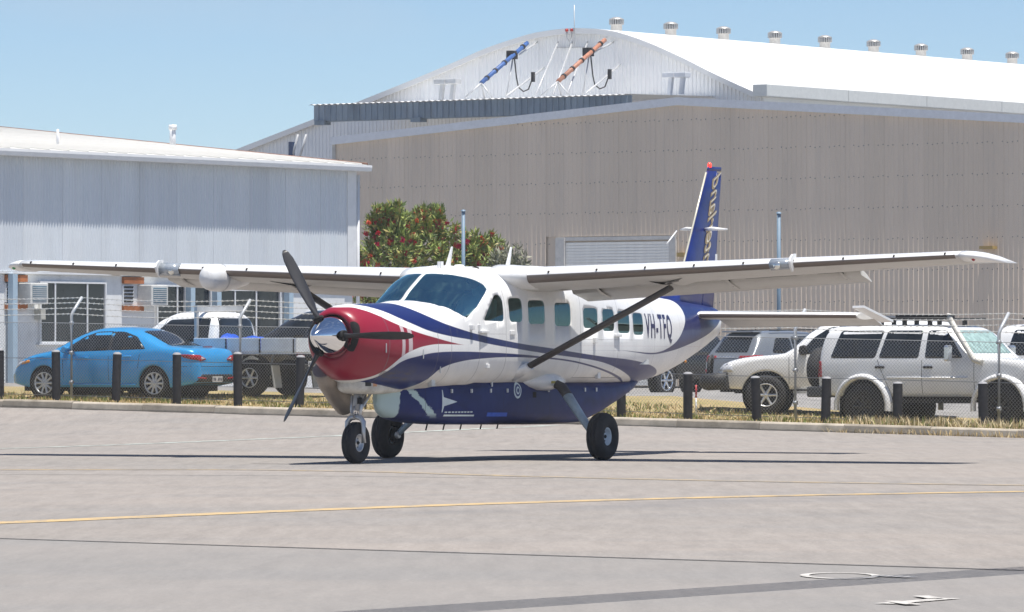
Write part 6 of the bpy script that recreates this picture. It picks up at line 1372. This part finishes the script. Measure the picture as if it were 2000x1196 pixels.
patch('rear_valance', t, bv, rpoly([(-.8, .38), (.8, .38), (.75, .58), (-.75, .58)], .04), '-x', M_BLKP, .008, .08)
patch('chrome_strip', t, bv, rpoly([(-.42, 1.01), (.42, 1.01), (.42, 1.05), (-.42, 1.05)], .01), '-x', mat('chrome mirror shell', (.7, .72, .74), .12, .8), .014, .06)
bevel(MB().box((-H2 + .52, 0, 1.665), (.30, 1.15, .04)).build('spoiler', M_SLV, t), .015); plate(t, -H2 + .03, 0, .84, .37, .11)
MB().tube([(1.1 - H2, .1, 1.68), (.95 - H2, .1, 1.98)], .006, 5).build('aerial', M_BLKP, t)
for sg in (1, -1): MB().tube([(.9 - H2, sg * .60, 1.70), (2.4 - H2, sg * .60, 1.72)], .018, 6).build('roof_rail', M_BLKP, t)

# --- utilities: cab, flat tray
def ute(name, label, x, y, head, paint, tray=True, L=5.2, **kw):
    D = dict(L=3.5, W=1.80, sill=.46, wr=.375, ww=.25, rim=.205, spk=6, arch=.45, axles=(2.72,), tum=.30, ng=5.5, ends=.3, rise=.0, rr=.05, inset=.02,
        top=[(0, .98), (.012, 1.40), (.05, 1.60), (.14, 1.70), (.35, 1.735), (1.0, 1.73), (1.35, 1.64), (1.75, 1.34), (1.95, 1.18), (2.1, 1.13), (2.8, 1.07), (3.2, .98), (3.38, .85), (3.46, .7), (3.5, .58)], belt=[(0, .9), (.05, 1.06), (1.8, 1.06), (2.6, 1.0), (3.3, .8), (3.5, .55)],
        plan=[(0, .96), (.1, .99), (2.6, .99), (3.1, .94), (3.35, .85), (3.5, .7)],
        side=[('side_window', [(.17, 1.11), (1.62, 1.08), (1.40, 1.36), (1.16, 1.57), (.20, 1.60)], M_TINT), ('door_handle', [(.30, .95), (.48, .95), (.48, .985), (.30, .985)], M_BLKP)], gaps=[[(.22, .5), (.23, .5), (.23, 1.05), (.22, 1.05)], [(1.72, .5), (1.73, .5), (1.73, 1.03), (1.72, 1.03)]],
        ends_p=[('rear_window', [(-.70, 1.10), (.70, 1.10), (.62, 1.60), (-.62, 1.60)], '-x', M_TINT), ('windscreen', [(1.28, -.58), (1.90, -.66), (1.90, .66), (1.28, .58)], '+z', M_TINT), ('grille', [(-.6, .72), (.6, .72), (.6, .86), (-.6, .86)], '+x', M_BLKP)])
    D['wr'] = kw.get('wr', D['wr']); D['rim'] = kw.get('rim', D['rim']); D['arch'] = D['wr'] + .075
    if 'glass' in kw: D['ends_p'][1] = D['ends_p'][1][:3] + (kw['glass'],)
    t = thing(name, label, 'ute', (x, y, gz(x, y) - .02), head)
    body, bv = car_shell(t, D, paint, 'cab'); sh_ = Vector((L / 2 - 3.5 / 2, 0, 0)); o_ = []
    S = lambda pl: [(a - 1.75, b) for a, b in pl]
    for nm, pl, m_ in D['side']:
        for ax in ('+y', '-y'): o_.append(patch(nm, t, bv, rpoly(S(pl), .05), ax, m_, .004, .09))
    for gl in D['gaps']:
        for ax in ('+y', '-y'): o_.append(patch('door_gap', t, bv, S(gl), ax, M_BLKP, .002, .12, False))
    for nm, pl, ax, m_ in D['ends_p']: o_.append(patch(nm, t, bv, rpoly(pl if ax in '-x+x' else S(pl), .05), ax, m_, .006, .08))
    for sg in (1, -1): o_.append(patch('headlight', t, bv, rpoly([(sg * .55, .74), (sg * .80, .76), (sg * .84, .9), (sg * .62, .9)], .02), '+x', M_LCLR, .01, .05))
    for q in [body] + o_: q.location = sh_
    xf, xr = L / 2 - 3.5 + 2.72, -L / 2 + 1.12
    for ax in (xf, xr):
        for sg in (1, -1): car_wheel(t, ax, sg * .75, D['wr'], D['ww'], 6, D['rim'], sg, kw.get('rimm', M_RIM))
    MB().bbox((-L / 2 + .1, -.42, .52), (L / 2 - .5, .42, .68)).build('chassis', M_DARK, t)
    for sg in (1, -1): MB().lathe([(.44, 0), (.44, .28), (0, .28)], 20, Matrix.Translation((xf, sg * .84, D['wr'])) @ Matrix.Rotation(sg * R(90), 4, 'X')).build('wheel_well', M_DARK, t)
    mirror(t, xf - 1.0, .86, 1.10, kw.get('mm', M_BLKP), 1.2)
    return t, bv
M_TRAY = mat('dull alloy tray', (.66, .70, .74), .4, .15, var=.1, scale=4, dirt=((.42, .41, .40), .4))
hd = math.atan2(.48, -.877); fwd = Vector((math.cos(hd), math.sin(hd))); lf = Vector((-fwd.y, fwd.x))
c = Vector((-5.33, 114.9)) + fwd * (5.45 / 2 - 1.12) - lf * .78
t, bv = ute('tray_ute', 'white single cab ute with a dull alloy tray behind the blue sedan', c.x, c.y, hd, M_WP, L=5.45)
tx0, tx1 = -2.725, -2.725 + 2.42
tr = MB().bbox((tx0, -.92, .86), (tx1, .92, .94)).build('tray', M_TRAY, t)
for sg in (1, -1):
    for i in range(3):
        a = tx0 + .02 + (tx1 - tx0) * i / 3; bevel(MB().bbox((a + .01, sg * .90, .90), (a + (tx1 - tx0) / 3 - .02, sg * .935, 1.19)).build('drop_side', M_TRAY, tr), .01)
        MB().bbox((a - .004, sg * .91, .88), (a + .016, sg * .945, 1.17)).build('side_post', M_BLKP, tr)
MB().bbox((tx0 - .035, -.92, .90), (tx0, .92, 1.19)).build('tailboard', M_TRAY, tr)
hb = MB()
hb.bbox((tx1 - .07, -.90, 1.74), (tx1, .90, 1.86))
for y_ in (-.86, -.30, .30, .86): hb.bbox((tx1 - .06, y_ - .045, .94), (tx1, y_ + .045, 1.74))
hb.build('headboard', mat('grey headboard', (.46, .47, .48), .5, .2), tr)
xr = -2.725 + 1.12
for sg in (1, -1):
    MB().loft([[(xr + r_ * math.cos(a) , sg * .62, .375 + r_ * math.sin(a)), (xr + r_ * math.cos(a), sg * .93, .375 + r_ * math.sin(a))] for r_ in (.47,) for a in [R(5 + 17 * i) for i in range(11)]], closed=False).build('mudguard', M_BLKP, t)
    o = MB().box((xr - .60, sg * .78, .40), (.03, .30, .46), M=Matrix.Rotation(.15, 4, 'Y')).build('mud_flap', mat('pale mud flap', (.40, .40, .38), .7), t)
    MB().bbox((tx0 - .05, sg * .62, .74), (tx0 - .02, sg * .88, .84)).build('tail_light', M_LRED, t); MB().tube([(xr + .55, sg * .86, .35), (xr + .48, sg * .86, .86)], .015, 6).build('stay', M_ALU, t)
MB().bbox((tx0 - .05, -.7, .52), (tx0 + .10, .7, .64)).build('rear_bar', M_BLKP, t); plate(t, tx0 - .06, .3, .66, .37, .11)
# blue tarpaulin bundle on its tray
M_TARP = mat('crumpled blue tarpaulin', (.012, .09, .55), .45, var=.25, scale=12, bump=1.0, bscale=14)
Mt = Matrix.Translation((c.x, c.y, gz(c.x, c.y) - .02)) @ Matrix.Rotation(hd, 4, 'Z')
for i, (lx, ly, rx, ry, rz, lab) in enumerate(((-.72, .30, .30, .46, .25, 'crumpled blue tarpaulin bundle at the head of the alloy tray'), (-1.0, -.30, .34, .40, .21, 'smaller blue tarpaulin bundle farther across the alloy tray'))):
    p = Mt @ Vector((lx, ly, .945)); o = thing('tarpaulin', lab, 'tarpaulin', p, hd)
    bm = bmesh.new(); bmesh.ops.create_icosphere(bm, subdivisions=4, radius=1); rnd = random.Random(i)
    ph_ = [(rnd.uniform(2, 7), rnd.uniform(2, 7), rnd.uniform(0, 6)) for _ in range(5)]
    for vx in bm.verts:
        q = vx.co.copy(); f = 1 + .05 * sum(abs(math.sin(a * q.x + b_ * q.y + c_ + 2 * q.z)) - .5 for a, b_, c_ in ph_); vx.co = Vector((q.x * rx * f, q.y * ry * f, max(0, q.z * rz * f + rz * .35)))
    me = bpy.data.meshes.new('bundle'); bm.to_mesh(me); bm.free(); me.materials.append(M_TARP); me.polygons.foreach_set('use_smooth', [True] * len(me.polygons)); link('bundle', me, o)

# --- dark hatch farther back, left of the spinner
car('suv', 'charcoal SUV behind the alloy tray, left of the propeller', 'car', -4.15, 121.5, math.atan2(.42, -.9), DV, M_DKP, dz=.0)

# --- black ute behind the aircraft tail, and a white van beyond it
hd = math.atan2(-.80, -.60); fwd = Vector((math.cos(hd), math.sin(hd))); lf = Vector((-fwd.y, fwd.x))
c = Vector((3.97, 146.5)) - fwd * (5.3 / 2 - 3.5 + 2.72) - lf * .78
t, bv = ute('black_ute', 'glossy black ute behind the aircraft tail and a bollard', c.x, c.y, hd, M_BKP, rimm=mat('chrome wheel', (.75, .76, .78), .12, .9), L=5.3, wr=.43, rim=.27, glass=mat('windscreen with painted pale reflection', (.30, .42, .40), .08, var=.35, scale=9))  # bright windscreen reflection put into a pale base colour
bevel(MB().bbox((-2.65, -.90, .62), (-.90, .90, 1.14)).build('tub', M_BKP, t), .05)
MB().tube([(1.05, .88, .92), (1.12, .88, .92)], .045, 8).build('indicator', M_AMB, t)
MB().tube([(2.40, -.80, .62), (2.67, 0, .60), (2.40, .80, .62)], .11, 10).build('front_bar', M_ALU, t)

# --- wagon at the right edge with a red bar on its rack
DR = dict(DP); DR.update(sill=.5)
t, body, bv = car('wagon', 'white wagon at the right picture edge with a dark roof rack and a red bar', 'car', 11.75, 109.6, math.atan2(-.5832, .8123), DR, M_WP, dz=.05)
rk = MB()
for sg in (1, -1): rk.tube([(-1.7, sg * .6, 1.92), (.5, sg * .6, 1.92)], .025, 6)
for i in range(6): rk.bbox((-1.65 + .4 * i, -.6, 1.90), (-1.55 + .4 * i, .6, 1.93))
for x in (-1.5, .3):
    for sg in (1, -1): rk.bbox((x, sg * .57, 1.80), (x + .06, sg * .63, 1.92))
rk = rk.build('roof_rack', M_BLKP, t); MB().bbox((-1.4, -.62, 1.94), (.3, -.50, 2.02)).build('red_bar', mat('red bar', (.38, .03, .06), .5), rk)

# ---------------------------------------------------------------- thin midday haze over the whole field
hb = MB().bbox((-4600, -1200, -1.2), (4600, 6200, 17.2))
hz_o = hb.build('haze', bpy.data.materials.new('haze air')); hz_o['kind'] = 'stuff'; hz_o['label'] = 'thin pale midday haze over the airfield'; hz_o['category'] = 'haze'
hm = hz_o.data.materials[0]; hm.use_nodes = True; nt = hm.node_tree; nt.nodes.remove(nt.nodes['Principled BSDF'])
pv = nd(nt, 'ShaderNodeVolumePrincipled'); pv.inputs['Color'].default_value = (.93, .95, .98, 1); pv.inputs['Density'].default_value = .00028
nt.links.new(pv.outputs[0], nt.nodes['Material Output'].inputs['Volume'])
